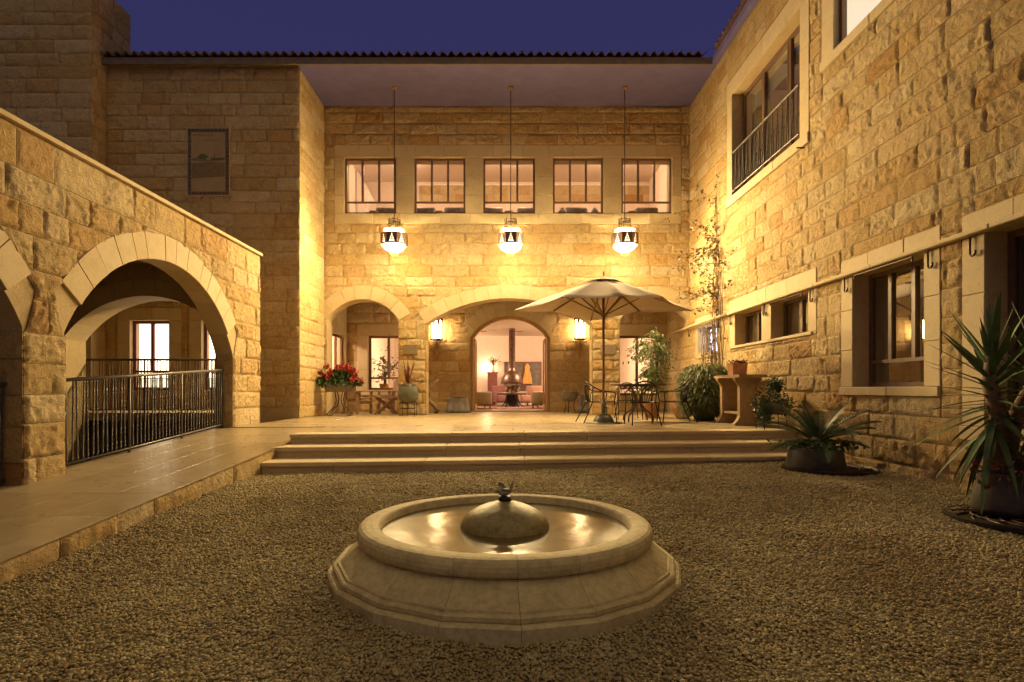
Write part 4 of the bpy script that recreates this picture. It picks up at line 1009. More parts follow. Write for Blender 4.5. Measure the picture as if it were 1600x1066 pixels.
for (x0, x1, y) in ((.05, .64, .935), (.42, .76, .845)):      # two worn lines of lettering
    x = x0
    while x < x1:
        w = rs.uniform(.018, .03)
        if rs.random() > .12: flat([(x, y), (x+w, y), (x+w, y+.020), (x+w*.5, y+.028), (x, y+.020)], .0688, 'mosaic_earth', 'letter')
        x += w+.012
for (x, lab) in (((642-790)*.017333, 'small stone plaque on the pier left of the arch'), ((950-790)*.017333, 'small stone plaque on the pier behind the parasol pole')):
    pl = tag(empty('wall_plaque', (x, YF, 2.1)), lab, 'plaque', 'plaques on the porch piers'); z = 2.22
    MB().fbox(F_FAC, x-.2, x+.2, z-.13, z+.13, .0, .072, .008).build('slab', 'plaque_stone', pl)
    rs = random.Random(int(x*10)+40)
    for i in range(5):
        mb = MB(); uu = x-.16+rs.uniform(0, .03)
        while uu < x+.15:
            w = rs.uniform(.02, .06); mb.fbox(F_FAC, uu, min(uu+w, x+.16), z+.072-.037*i, z+.085-.037*i, .07, .0735); uu += w+.014
        mb.build('engraved_line', 'clay_dark', pl)

# ================================================================ parasol
PXx, PYy = (943-790)*11.75/900, 11.75
um = tag(empty('parasol', (PXx, PYy, ZT)), 'square beige canvas parasol on a wooden pole beside the round table', 'parasol')
ze, za_, rd = 2.76, 3.42, 1.82
def can_pt(k, s):       # eight ribs: even = corners, odd = mid-sides
    a = math.pi/4*k; r = rd if k % 2 == 0 else rd*.74
    e = ze if k % 2 == 0 else ze+.12
    z = za_+(e-za_)*(s**.92)-.05*math.sin(math.pi*s)*0+.04*math.sin(math.pi*s)
    return Vector((PXx+r*s*math.cos(a), PYy+r*s*math.sin(a), z))
S = [.02, .14, .3, .5, .7, .86, 1]; sub = 6; V = []; F = []; tot = 8*sub
for s in S:
    for k in range(8):
        p, q = can_pt(k, s), can_pt((k+1) % 8, s)
        for j in range(sub):
            t = j/sub; d = p.lerp(q, t); d.z -= .045*math.sin(math.pi*t)*s*(1 if s < 1 else .6); 
            c = Vector((PXx, PYy, d.z)); d = d.lerp(c, .035*math.sin(math.pi*t)*s); V.append(d)
F = [(i*tot+k, i*tot+(k+1) % tot, (i+1)*tot+(k+1) % tot, (i+1)*tot+k) for i in range(len(S)-1) for k in range(tot)]
Vu = [v-Vector((0, 0, .006)) for v in V]; nV = len(V)
F2 = [tuple(nV+i for i in f[::-1]) for f in F]; L = (len(S)-1)*tot; F2 += [(L+k, L+(k+1) % tot, nV+L+(k+1) % tot, nV+L+k) for k in range(tot)]
mk('canopy', V+Vu, F+F2, 'canvas', um, smooth=True)
# small vent cap
V = []; 
for s in (.02, .13, .22):
    for k in range(8):
        p = can_pt(k, s); p.z += .045-.03*s; V.append(p)
mk('vent_cap', V, [(i*8+k, i*8+(k+1) % 8, (i+1)*8+(k+1) % 8, (i+1)*8+k) for i in range(2) for k in range(8)], 'canvas', um)
MB().lathe(PXx, PYy, [(.001, za_+.14), (.022, za_+.12), (.026, za_+.09), (.018, za_+.05), (.03, za_+.03), (.03, za_-.06)], 12).build('finial', 'pole_wood', um, smooth=True)
MB().tube([(PXx, PYy, ZT+.1), (PXx, PYy, za_)], .026, 12).build('pole', 'pole_wood', um, smooth=True)
MB().lathe(PXx, PYy, [(.03, 2.62), (.06, 2.63), (.06, 2.70), (.03, 2.71)], 12).build('runner', 'pole_wood', um)
for k in range(8):
    mb = MB(); mb.bar(can_pt(k, .03)-Vector((0, 0, .035)), can_pt(k, .99)-Vector((0, 0, .022)), .02, .03); rb = mb.build('rib', 'pole_wood', um)
    mb = MB(); mb.bar((PXx+.05*math.cos(math.pi/4*k), PYy+.05*math.sin(math.pi/4*k), 2.67), can_pt(k, .48)-Vector((0, 0, .05)), .018, .024); mb.build('strut', 'pole_wood', um)
MB().tube([(PXx+.06, PYy-.03, 2.66), (PXx+.09, PYy-.05, 2.45), (PXx+.07, PYy-.04, 2.25), (PXx+.03, PYy-.03, 2.40), (PXx+.03, PYy-.03, 2.6)], .006, 5).build('pull_cord', 'canvas', um)
MB().lathe(PXx, PYy, [(.001, ZT), (.37, ZT+.001), (.37, ZT+.016), (.22, ZT+.02)]+[(.21*math.cos(R(a)), ZT+.02+.19*math.sin(R(a))) for a in range(8, 82, 9)]+[(.045, ZT+.22), (.045, ZT+.42), (.028, ZT+.43)], 28).build('base', 'clay_green', um, smooth=True)
MB().tube([(PXx+.04, PYy, ZT+.34), (PXx+.085, PYy, ZT+.34)], .014, 8).build('knob', 'iron_dark', um)

# ================================================================ garden table and chairs
TX, TY = (997-790)*12.4/900, 12.4
tb = tag(empty('garden_table', (TX, TY, ZT)), 'round thin-topped iron table on curling legs under the parasol', 'table')
zt = ZT+.80
MB().lathe(TX, TY, [(.001, zt-.022), (.58, zt-.024), (.605, zt-.006), (.60, zt+.010), (.001, zt+.012)], 40).build('tabletop', 'iron_brown', tb, smooth=True)
MB().lathe(TX, TY, [(.40, zt-.05), (.41, zt-.05), (.41, zt-.012), (.40, zt-.012)], 32).build('apron', 'iron_brown', tb)
for k in range(4):
    a = math.pi/4+k*math.pi/2; c, s = math.cos(a), math.sin(a)
    pr = [(.36, .76), (.24, .70), (.12, .60), (.07, .48), (.09, .36), (.17, .26), (.28, .20), (.35, .13), (.37, .05), (.36, .012)]
    MB().tube([(TX+r*c, TY+r*s, ZT+z) for r, z in pr], .018, 7).build('leg', 'iron_brown', tb, smooth=True)
MB().lathe(TX, TY, [(.10, ZT+.40), (.115, ZT+.40), (.115, ZT+.425), (.10, ZT+.425)], 20).build('leg_ring', 'iron_brown', tb)
def garden_chair(x, y, rot, label):
    """iron armchair: bent tube runs front leg - arm - backrest rim - arm - front leg; faces +Y at rot 0"""
    o = tag(empty('garden_chair', (0, 0, 0)), label, 'chair', 'iron chairs round the garden table')
    mt = 'iron_dark'
    P = []
    for k in range(17):
        a = math.pi*(k/16); P.append((.285*math.cos(a), .02-.30*math.sin(a)**.9, .66+.19*math.sin(a)**1.6))
    rimp = [(.27, .26, .64)]+P+[(-.27, .26, .64)]
    MB().tube(rimp, .013, 7).build('arm_rail', mt, o, smooth=True)
    for s in (-1, 1):
        MB().tube([(s*.27, .26, .64), (s*.275, .285, .60), (s*.26, .26, .44), (s*.27, .29, .2), (s*.28, .31, .003)], .012, 7).build('leg', mt, o, smooth=True)
        MB().tube([(s*.24, -.20, .74), (s*.22, -.19, .44), (s*.25, -.30, .2), (s*.28, -.40, .003)], .012, 7).build('leg', mt, o, smooth=True)
    V = []; n = 7
    for j in range(n):
        for i in range(n):
            u = -1+2*i/(n-1); v = -1+2*j/(n-1); V.append((.25*u, .03+.24*v, .445+.018*(u*u)+.012*v*v-.02))
    Fq = [(j*n+i, j*n+i+1, (j+1)*n+i+1, (j+1)*n+i) for j in range(n-1) for i in range(n-1)]
    V2 = [(q[0], q[1], q[2]-.012) for q in V]; N = n*n
    mk('seat', V+V2, Fq+[tuple(N+i for i in f[::-1]) for f in Fq], mt, o, smooth=True)
    MB().tube([(.25, -.2, .435), (.255, .27, .44), (-.255, .27, .44), (-.25, -.2, .435), (.25, -.2, .435)], .011, 6).build('seat_frame', mt, o, smooth=True)
    for k in range(7):
        s = -1+2*k/6; a = math.pi/2+s*.95; top = Vector((.285*math.cos(a), .02-.30*math.sin(a)**.9, .66+.19*math.sin(a)**1.6))
        bot = Vector((-s*.10, -.20, .44)); midp = (top+bot)/2+Vector((0, -.035, 0))
        MB().tube([bot, midp, top], .007, 6).build('back_bar', mt, o, smooth=True)
    # the lattice sheet between the bars
    rows = []
    for k in range(9):
        s = -1+2*k/8; a = math.pi/2+s*.6; top = Vector((.285*math.cos(a), .02-.30*math.sin(a)**.9, .66+.19*math.sin(a)**1.6)); bot = Vector((-s*.07, -.20, .46)); rows.append((bot, (top+bot)/2+Vector((0, -.03, 0)), top))
    for t in (.35, .62, .85):
        MB().tube([r[0].lerp(r[1], t*2) if t < .5 else r[1].lerp(r[2], t*2-1) for r in rows], .006, 5).build('back_hoop', mt, o, smooth=True)
    o.location = (x, y, ZT); o.rotation_euler = (0, 0, rot); return o
garden_chair((1003-790)*11.35/900, 11.35, 0, 'iron chair with its back to the fountain, in front of the table')
garden_chair((935-790)*12.0/900, 12.05, R(-80), 'iron chair left of the table behind the parasol pole')
garden_chair((1052-790)*12.3/900, 12.2, R(88), 'iron chair right of the table beside the round bush')
garden_chair((982-790)*13.45/900, 13.45, R(176), 'iron chair on the far side of the table facing out')

# ================================================================ foliage tools
def leafcloud(pts, size, asp=.45, rs=None, dirs=None, droop=.3):
    """one folded four-vertex leaf per point"""
    V = []; F = []; rs = rs or random.Random(1)
    for i, p in enumerate(pts):
        p = Vector(p); d = Vector(dirs[i]) if dirs is not None else Vector((rs.gauss(0, 1), rs.gauss(0, 1), rs.gauss(-droop, .7)))
        if d.length < 1e-4: d = Vector((0, 0, 1))
        d.normalize(); x = d.cross(Vector((rs.gauss(0, 1), rs.gauss(0, 1), rs.gauss(0, 1)))); 
        if x.length < 1e-4: continue
        x.normalize(); L = size*rs.uniform(.65, 1.3); w = L*asp; nrm = x.cross(d); k = len(V)
        V += [p, p+d*L*.45+x*w*.5+nrm*L*.06, p+d*L-nrm*L*.12, p+d*L*.45-x*w*.5+nrm*L*.06]; F += [(k, k+1, k+2), (k, k+2, k+3)]
    return V, F
def blades(mb, base, n, L, w, rs, spread=1.0, up=.6, bend=.5, seg=4):
    for i in range(n):
        a = rs.uniform(0, 6.283); e = rs.uniform(.1, 1)*spread; d = Vector((math.cos(a)*e, math.sin(a)*e, up)).normalized(); l = L*rs.uniform(.6, 1.15)
        p = Vector(base)+Vector((rs.gauss(0, .02), rs.gauss(0, .02), 0)); x = d.cross(Vector((0, 0, 1))); x = x.normalized() if x.length > 1e-3 else Vector((1, 0, 0)); V = []
        for k in range(seg+1):
            t = k/seg; q = p+d*l*t+Vector((0, 0, -bend*l*t*t)); ww = w*(1-t**1.8)*.5+.0008; V += [q-x*ww, q+x*ww]
        mb.add(V, [(2*k, 2*k+1, 2*k+3, 2*k+2) for k in range(seg)])
def pot_lathe(x, y, prof, name, mat_, parent, n=28): return MB().lathe(x, y, prof, n).build(name, mat_, parent, smooth=True)

# ================================================================ plants on the terrace, right
# round grassy bush
bx, by = (1101-790)*12.9/900, 12.9
bush = tag(empty('grassy_bush', (bx, by, ZT)), 'tall rounded bush of fine grassy leaves beside the console table', 'bush')
rs = random.Random(61); V = []; F = []; mb = MB()
for i in range(9500):
    a = rs.uniform(0, 6.283); t = rs.uniform(0, 1)**.8; ph = math.pi*(.04+.8*t); r = (.48*math.sin(ph)**.6)*rs.uniform(.72, 1.08)
    z = ZT+.62+.56*math.cos(ph)*1.05; p = Vector((bx+r*math.cos(a), by+r*math.sin(a), z)); out = Vector((math.cos(a), math.sin(a), rs.uniform(-.2, .9))).normalized()
    L = rs.uniform(.10, .25); x = out.cross(Vector((rs.gauss(0, 1), rs.gauss(0, 1), rs.gauss(0, 1)))).normalized(); w = rs.uniform(.005, .010)
    e1 = p+out*L*.5; e2 = p+out*L+Vector((0, 0, -.55*L)); mb.add([p-x*w, p+x*w, e1+x*w, e1-x*w, e2], [(0, 1, 2, 3), (3, 2, 4)])
mb.build('foliage', 'leaf_grass', bush)
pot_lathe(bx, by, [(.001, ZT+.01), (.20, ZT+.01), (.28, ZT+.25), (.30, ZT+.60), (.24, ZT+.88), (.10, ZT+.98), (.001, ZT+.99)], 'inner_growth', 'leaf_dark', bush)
# climber on the corner of the right wall
vine = tag(empty('climbing_vine', (XR-.1, 13.7, ZT)), 'thin leafy climber trained up the wall in the corner', 'vine'); rs = random.Random(66)
st = MB(); lp = []; 
for k in range(10):
    y = 13.15+rs.uniform(-.15, .65); x = XR-.09; P = []; z = ZT+.9; top = rs.uniform(3.6, 5.9)
    while z < top:
        P.append((x, y, z)); z += .16; y += rs.gauss(0, .03)+(.012 if y < 13.4 else -.012); x = XR-.09+rs.gauss(0, .016)
        if rs.random() < .50 and z > 3.2:
            d = Vector((-abs(rs.gauss(.55, .45)), rs.gauss(0.1, .9), rs.gauss(.18, .3))); Q = [Vector(P[-1])]
            for j in range(5): Q.append(Q[-1]+d*.15+Vector((rs.gauss(0, .02), rs.gauss(0, .02), rs.gauss(0, .02))))
            Q = [Vector((min(q.x, XR-.06), min(q.y, YF-.1), q.z)) for q in Q]; st.tube(Q, [.006, .005, .004, .003, .0025, .002], 4, False)
            lp += [tuple(Q[j].lerp(Q[j+1], rs.random())+Vector((rs.gauss(0, .03), rs.gauss(0, .03), rs.gauss(0, .03)))) for j in range(1, 5) for _ in range(3)]
        elif rs.random() < .35: lp.append((x-.03, y+rs.gauss(0, .06), z))
    if len(P) > 2: st.tube(P, [.013*(1-.6*i/len(P)) for i in range(len(P))], 5, False)
for k in range(9):      # bare stems hanging in front of the lit window
    y = 13.6+k*.11+rs.uniform(-.04, .04); st.tube([(XR-.07+rs.gauss(0, .02), y+rs.gauss(0, .03), z) for z in (1.5, 1.8, 2.1, 2.4, 2.7)], .008, 4, False)
    lp += [(XR-.08, y+rs.gauss(0, .05), rs.uniform(1.6, 2.7)) for _ in range(10)]
st.build('stems', 'bark', vine, smooth=True)
V, F = leafcloud(lp, .085, .5, rs); mk('leaves', V, F, 'vine_leaf', vine)
# weeping fig
fx, fy = (1018-790)*14.0/900, 14.0
fig = tag(empty('weeping_fig', (fx, fy, ZT)), 'slender weeping fig tree behind the garden table', 'tree'); rs = random.Random(71)
tr = MB(); P = [(fx, fy, ZT+.3), (fx+.02, fy, ZT+.8), (fx-.03, fy, ZT+1.3), (fx+.01, fy, ZT+2.1)]; tr.tube(P, [.022, .019, .016, .008], 7)
pts = []; dirs = []
for i in range(66):
    z0 = ZT+rs.uniform(.70, 2.1); a = rs.uniform(0, 6.283); l = rs.uniform(.25, .62)*(1.0 if z0 > ZT+1.2 else .8); d = Vector((math.cos(a), math.sin(a), .55)); p = Vector((fx, fy, z0)); Q = []
    for j in range(6): t = j/5; Q.append(p+d*l*t+Vector((0, 0, -.55*l*t*t*1.6)))
    tr.tube(Q, [.007, .006, .005, .004, .003, .002], 4, False)
    for j in range(34):
        t = rs.uniform(.2, 1); k = min(int(t*5), 4); q = Q[k].lerp(Q[k+1], t*5-k); pts.append(q+Vector((rs.gauss(0, .05), rs.gauss(0, .05), rs.gauss(-.02, .05)))); dirs.append((rs.gauss(0, .5)+d.x*.3, rs.gauss(0, .5)+d.y*.3, -rs.uniform(.3, 1)))
tr.build('trunk', 'bark', fig, smooth=True); V, F = leafcloud(pts, .085, .42, rs, dirs); mk('crown', V, F, 'leaf_light', fig)
pot_lathe(fx, fy, [(.001, ZT), (.15, ZT), (.19, ZT+.33), (.205, ZT+.33), (.205, ZT+.37), (.18, ZT+.37), (.17, ZT+.32), (.001, ZT+.32)], 'pot', 'terracotta', fig)
# a dry grass tuft and amphora behind the right chair
ax, ay = (1066-790)*13.6/900, 13.6
am = tag(empty('clay_amphora', (ax, ay, ZT)), 'tall reddish clay jar standing left of the round bush', 'jar')
pot_lathe(ax, ay, [(.001, ZT), (.13, ZT), (.24, ZT+.22), (.27, ZT+.45), (.22, ZT+.68), (.13, ZT+.80), (.12, ZT+.88), (.15, ZT+.92), (.13, ZT+.92), (.09, ZT+.85), (.001, ZT+.84)], 'body', 'terracotta', am)
mb = MB(); blades(mb, (ax, ay, ZT+.85), 60, .38, .018, random.Random(5), .9, .9, .4); mb.build('sprigs', 'leaf_grass', am)
# console table with two splayed pedestals
cx_, cy_ = (1158-790)*12.3/900, 12.1
ct = tag(empty('console_table', (4.64, 11.5, ZT)), 'narrow wooden console table on two shaped pedestals against the wall', 'table')
zc = ZT+.92
MB().add(*(lambda x0, x1, y0, y1, z0, z1: ([(x, y, z) for z in (z0, z1) for y in (y0, y1) for x in (x0, x1)], [(0, 2, 3, 1), (4, 5, 7, 6), (0, 1, 5, 4), (2, 6, 7, 3), (0, 4, 6, 2), (1, 3, 7, 5)]))(4.40, 4.92, 10.85, 12.15, zc, zc+.055)).build('tabletop', 'wood_pale', ct)
for yy in (11.05, 11.95):
    prof = [(.26, 0), (.26, .03), (.19, .12), (.165, .18), (.165, .76), (.19, .80), (.25, .87), (.26, .919)]
    P = [(4.635-w, z) for w, z in prof]+[(4.635+w, z) for w, z in prof[::-1]]; n = len(P)
    V = [(x, yy-.06, ZT+z) for x, z in P]+[(x, yy+.06, ZT+z) for x, z in P]
    mk('pedestal', V, [tuple(range(n)), tuple(range(n, 2*n))[::-1]]+[(i, (i+1) % n, n+(i+1) % n, n+i) for i in range(n)], 'wood_pale', ct)
MB().box(4.5, 4.77, 11.112, 11.888, ZT+.21, ZT+.25).build('stretcher', 'wood_pale', ct)
tbx = tag(empty('terracotta_planter', (4.6, 11.47, zc+.056)), 'square terracotta planter standing on the console table', 'planter')
mb = MB(); q = [(4.46, 11.32), (4.76, 11.32), (4.76, 11.62), (4.46, 11.62)]; z0, z1 = zc+.057, zc+.29
V = [(4.61+(x-4.61)*.88, 11.47+(y-11.47)*.88, z0) for x, y in q]+[(x, y, z1) for x, y in q]+[(4.61+(x-4.61)*.84, 11.47+(y-11.47)*.84, z1) for x, y in q]+[(4.61+(x-4.61)*.8, 11.47+(y-11.47)*.8, z1-.05) for x, y in q]
mk('box', V, [(3, 2, 1, 0)]+[(4*r+i, 4*r+(i+1) % 4, 4*r+4+(i+1) % 4, 4*r+4+i) for r in range(3) for i in range(4)]+[(12, 13, 14, 15)], 'terracotta', tbx)
rs = random.Random(9); V, F = leafcloud([(4.61+rs.uniform(-.14, .14), 11.47+rs.uniform(-.14, .14), z1-.03+rs.uniform(0, .07)) for _ in range(160)], .05, .6, rs, droop=-.6); mk('succulents', V, F, 'leaf_red', tbx)
# herb basket on a wire stand
hx, hy = 4.62, 10.0
hb = tag(empty('plant_stand', (hx, hy, ZT)), 'bushy green plant with one red flower on a wire stand by the steps', 'plant'); rs = random.Random(15)
mb = MB()
for sx in (-1, 1):
    for sy in (-1, 1): mb.tube([(hx+sx*.2, hy+sy*.16, ZT), (hx+sx*.17, hy+sy*.14, ZT+.30)], .008, 5)
for zz in (.06, .27): mb.tube([(hx-.18, hy-.15, ZT+zz), (hx+.18, hy-.15, ZT+zz), (hx+.18, hy+.15, ZT+zz), (hx-.18, hy+.15, ZT+zz), (hx-.18, hy-.15, ZT+zz)], .007, 5)
mb.build('stand', 'iron_dark', hb)
pot_lathe(hx, hy, [(.001, ZT+.28), (.16, ZT+.28), (.21, ZT+.44), (.2, ZT+.45), (.001, ZT+.43)], 'pot', 'clay_dark', hb)
pts = []
for i in range(1500):
    c = rs.choice(((0, 0, .55, .24), (-.22, -.1, .42, .16), (.06, 0, .78, .13), (.14, -.12, .42, .17), (-.2, -.15, .22, .13))); a = [rs.gauss(0, 1) for _ in range(3)]; l = math.sqrt(sum(q*q for q in a)); r = c[3]*rs.uniform(.4, 1.1)
    pts.append((min(hx+c[0]+a[0]/l*r, XR-.06), hy+c[1]+a[1]/l*r, ZT+max(.05, c[2]+a[2]/l*r)))
V, F = leafcloud(pts, .055, .6, rs); mk('foliage', V, F, 'leaf_mid', hb)
V, F = leafcloud([(hx+.12+rs.gauss(0, .015), hy-.2+rs.gauss(0, .015), ZT+.50+rs.gauss(0, .015)) for _ in range(24)], .035, .8, rs); mk('flower', V, F, 'petal_red', hb)

# ================================================================ sago palm and yucca in pots, on iron discs
def frond_mesh(L, rs, n=34):
    V = []; F = []; P = []
    for k in range(n+1):
        t = k/n; P.append(Vector((L*(t-.05*t*t), 0, L*(.42*t-.30*t*t))))
    mb = MB(); mb.tube(P, [.008*(1-.8*k/n)+.001 for k in range(n+1)], 5, False)
    for k in range(4, n+1):
        t = k/n; l = L*.24*(math.sin(math.pi*min(1, t*.92+.06))**.7)+.01; w = .006
        d = (P[min(k+1, n)]-P[k-1]).normalized()
        for s in (-1, 1):
            q = P[k]; tip = q+d*l*.62+Vector((0, s*l*.72, l*.30)); m_ = q.lerp(tip, .5)+Vector((0, 0, .004)); u = d*w
            mb.add([q-u, q+u, m_+u*.9, m_-u*.9, tip], [(0, 1, 2, 3), (3, 2, 4)])
    return mb
sx, sy = (1280-790)*7.75/900, 7.72; sz = float(gz(sx, sy))
sg = tag(empty('potted_sago_palm', (sx, sy, sz)), 'sago palm in a low round pot at the right end of the steps', 'palm')
pot_lathe(sx-.07, sy, [(.001, sz+.03), (.36, sz+.03), (.37, sz+.05), (.325, sz+.28), (.315, sz+.30), (.30, sz+.30), (.29, sz+.26), (.001, sz+.26)], 'pot', 'pot_dark', sg, 36)
MB().sphere((sx-.04, sy, sz+.33), .13, 12, 8, .9).build('stem', 'bark', sg, smooth=True)
rs = random.Random(33)
for v_ in range(3):
    mb = frond_mesh((.62, .72, .82)[v_], rs); me = bpy.data.meshes.new('frond'); me.from_pydata([tuple(v) for v in mb.V], [], mb.F); me.materials.append(M['leaf_dark']); at = me.attributes.new('rnd', 'FLOAT', 'POINT')
    for i in range(9):
        a = 2*math.pi*(i*3+v_)/27+rs.uniform(-.15, .15); inst(me, 'frond', sg, (sx-.04, sy, sz+.36), (0, -rs.choice((-.30, -.05, .25, .6))-rs.uniform(-.12, .15), a))
pts = [(sx-.07+rs.gauss(0, .2), sy-.12+rs.gauss(0, .13), sz+.31+rs.uniform(0, .10)) for _ in range(420)]
V, F = leafcloud(pts, .06, .65, rs); mk('underplanting', V, F, 'leaf_mid', sg)['kind'] = 'stuff'
def disc(x, y, label, r=.55):
    z = float(gz(x, y))+.03; o = tag(empty('iron_disc', (x, y, z)), label, 'grate', 'scrollwork discs under the pots')
    MB().lathe(x, y, [(.001, z-.03), (r, z-.03), (r, z+.006), (r-.03, z+.012), (r-.05, z-.004), (.001, z-.006)], 48).build('plate', 'iron_dark', o)
    for k in range(14):
        a = 2*math.pi*k/14; P = []
        for j in range(13):
            t = j/12; q = a+1.1*t; rr = .16+(r-.23)*t; P.append((x+rr*math.cos(q), y+rr*math.sin(q), z+.004))
        MB().tube(P, .010, 5).build('scroll', 'iron_brown', o, smooth=True)
    for rr in (.15, r*.62): MB().tube([(x+rr*math.cos(k*math.pi/20), y+rr*math.sin(k*math.pi/20), z+.004) for k in range(41)], .010, 5, False).build('scroll_ring', 'iron_brown', o, smooth=True)
    return o
disc(sx+.10, sy-.02, 'dark iron scrollwork disc beneath the sago palm pot', .58)
yx, yy = (1567-790)*5.15/900, 5.15; yz = float(gz(yx, yy))
disc(yx+.05, yy-.12, 'dark iron scrollwork disc beneath the yucca pot', .55)
yu = tag(empty('potted_yucca', (yx, yy, yz)), 'tall yucca with sword leaves in a dark pot at the right edge', 'plant')
pot_lathe(yx, yy, [(.001, yz+.04), (.21, yz+.04), (.24, yz+.10), (.20, yz+.28), (.175, yz+.38), (.19, yz+.40), (.17, yz+.40), (.16, yz+.37), (.001, yz+.36)], 'pot', 'pot_dark', yu, 32)
def trunk(P, r): MB().tube(P, r, 10).build('trunk', 'bark', yu, smooth=True)
heads = [((yx-.10, yy, yz+1.45), 1.12, 70), ((yx+.42, yy+.12, yz+1.42), 1.1, 54), ((yx+.60, yy-.25, yz+1.0), 1.0, 56)]
trunk([(yx, yy, yz+.40), (yx-.03, yy, yz+.9), (yx-.12, yy, yz+1.2), (yx-.10, yy, yz+1.46)], [.085, .075, .06, .045])
trunk([(yx+.04, yy+.02, yz+.40), (yx+.16, yy+.06, yz+.9), (yx+.36, yy+.1, yz+1.2), (yx+.42, yy+.12, yz+1.42)], [.07, .06, .05, .04])
trunk([(yx+.06, yy-.03, yz+.40), (yx+.3, yy-.14, yz+.7), (yx+.52, yy-.22, yz+.88), (yx+.60, yy-.25, yz+1.0)], [.06, .05, .045, .04])
def sword(L, bend):
    V = []; F = []; n = 8
    for k in range(n+1):
        t = k/n; w = .024*(min(1, .45+t*3) if t < .25 else 1)*(1-max(0, (t-.3)/.7)**1.5)+.0008; p = Vector((L*t, 0, -bend*L*t*t)); V += [p+Vector((0, -w, .008*(1-t))), p, p+Vector((0, w, .008*(1-t)))]
    for k in range(n): F += [(3*k, 3*k+1, 3*k+4, 3*k+3), (3*k+1, 3*k+2, 3*k+5, 3*k+4)]
    return V, F
LM = []
for L, bnd in ((.64, .04), (.70, .10), (.66, .22), (.52, .02)):
    V, F = sword(L, bnd); me = bpy.data.meshes.new('leaf'); me.from_pydata([tuple(v) for v in V], [], F); me.shade_smooth(); me.materials.append(M['leaf_yucca']); me.attributes.new('rnd', 'FLOAT', 'POINT'); LM.append(me)
rs = random.Random(8)
for (c, sc_, n_) in heads:
    for i in range(n_):
        t = (i+.5)/n_; e = R(86-140*t**.95)+rs.gauss(0, .12); a = i*2.39996+rs.gauss(0, .15)
        me = LM[3 if t < .25 else (0 if t < .45 else (1 if t < .75 else 2))]
        s = sc_*rs.uniform(.8, 1.12); inst(me, 'leaf', yu, (c[0]+.03*t, c[1], c[2]-.62*t*sc_), (0, -e, a), (s, s*1.1, s))
rs = random.Random(18); pts = [(yx+rs.gauss(0, .15), yy+rs.gauss(0, .12)-.04, yz+.45+rs.uniform(-.16, .08)) for _ in range(260)]
pts = [p for p in pts if (p[0]-yx)**2+(p[1]-yy)**2 > .03 or p[2] > yz+.44]
V, F = leafcloud(pts, .055, .7, rs); mk('trailing_leaves', V, F, 'leaf_red', yu)

# ================================================================ terrace, left: geraniums, cordyline, chairs, tubs
gx, gy = (531-790)*15.0/900, 15.0
ge = tag(empty('potted_geranium', (gx, gy, ZT)), 'red geraniums in a flared tub on curled iron legs', 'plant'); rs = random.Random(41)
z0 = ZT+.62
mb = MB(); a, b_ = .30, .42
V = []
for (w, d, z) in ((.34, .16, z0), (.43, .22, z0+.26), (.44, .23, z0+.28), (.41, .20, z0+.28), (.38, .18, z0+.22)):
    for k in range(20):
        q = 2*math.pi*k/20; cs, sn = math.cos(q), math.sin(q); V.append((gx+w*math.copysign(abs(cs)**.5, cs), gy+d*math.copysign(abs(sn)**.5, sn), z))
mk('tub', V, [(r*20+k, r*20+(k+1) % 20, (r+1)*20+(k+1) % 20, (r+1)*20+k) for r in range(4) for k in range(20)]+[tuple(range(20))[::-1], tuple(range(80, 100))], 'clay_dark', ge, smooth=False)
for s in (-1, 1):
    for d in (-.1, .12):
        MB().tube([(gx+s*.10, gy+d, z0+.02), (gx+s*.06, gy+d, z0-.2), (gx+s*.10, gy+d, z0-.36), (gx+s*.24, gy+d, z0-.50), (gx+s*.30, gy+d, z0-.58), (gx+s*.25, gy+d, z0-.61), (gx+s*.22, gy+d, z0-.57)], .014, 6).build('leg', 'iron_brown', ge, smooth=True)
pts = []
for i in range(1300):
    a = rs.uniform(0, 6.283); u = rs.random()**.5; pts.append((gx+.56*u*math.cos(a), gy+.26*u*math.sin(a), z0+.27+.36*(1-u*u)*rs.uniform(.3, 1)-.10*u*rs.random()))
V, F = leafcloud(pts, .10, .85, rs, droop=.1); mk('foliage', V, F, 'leaf_mid', ge)
for i in range(19):
    a = rs.uniform(0, 6.283); u = rs.random()**.5; c = (gx+.62*u*math.cos(a), gy-.12+.2*u*math.sin(a), z0+.30+.40*(1-u*u)+rs.uniform(-.06, .10))
    V, F = leafcloud([(c[0]+rs.gauss(0, .032), c[1]+rs.gauss(0, .03), c[2]+rs.gauss(0, .032)) for _ in range(46)], .055, .9, rs); mk('flower_head', V, F, 'petal_red' if i % 4 else 'petal_pink', ge)
kx, ky = (638-790)*15.1/900, 15.1
co = tag(empty('potted_cordyline', (kx, ky, ZT)), 'spiky reddish cordyline in a grey-green pot on a wire stand before the pier', 'plant')
mb = MB(); w = .19
for s in (-1, 0, 1): mb.tube([(kx+s*w, ky-.17, ZT), (kx+s*w, ky-.17, ZT+.36)], .008, 5)
for s in (-1, 1): mb.tube([(kx+s*w, ky+.17, ZT), (kx+s*w, ky+.17, ZT+.36)], .008, 5)
for zz in (.19, .35): mb.tube([(kx-w, ky-.17, ZT+zz), (kx+w, ky-.17, ZT+zz), (kx+w, ky+.17, ZT+zz), (kx-w, ky+.17, ZT+zz), (kx-w, ky-.17, ZT+zz)], .008, 5)
mb.build('stand', 'iron_dark', co)
pot_lathe(kx, ky, [(.001, ZT+.36), (.20, ZT+.36), (.255, ZT+.45), (.27, ZT+.58), (.24, ZT+.74), (.20, ZT+.80), (.215, ZT+.83), (.18, ZT+.83), (.001, ZT+.80)], 'pot', 'clay_green', co)
rs = random.Random(4)
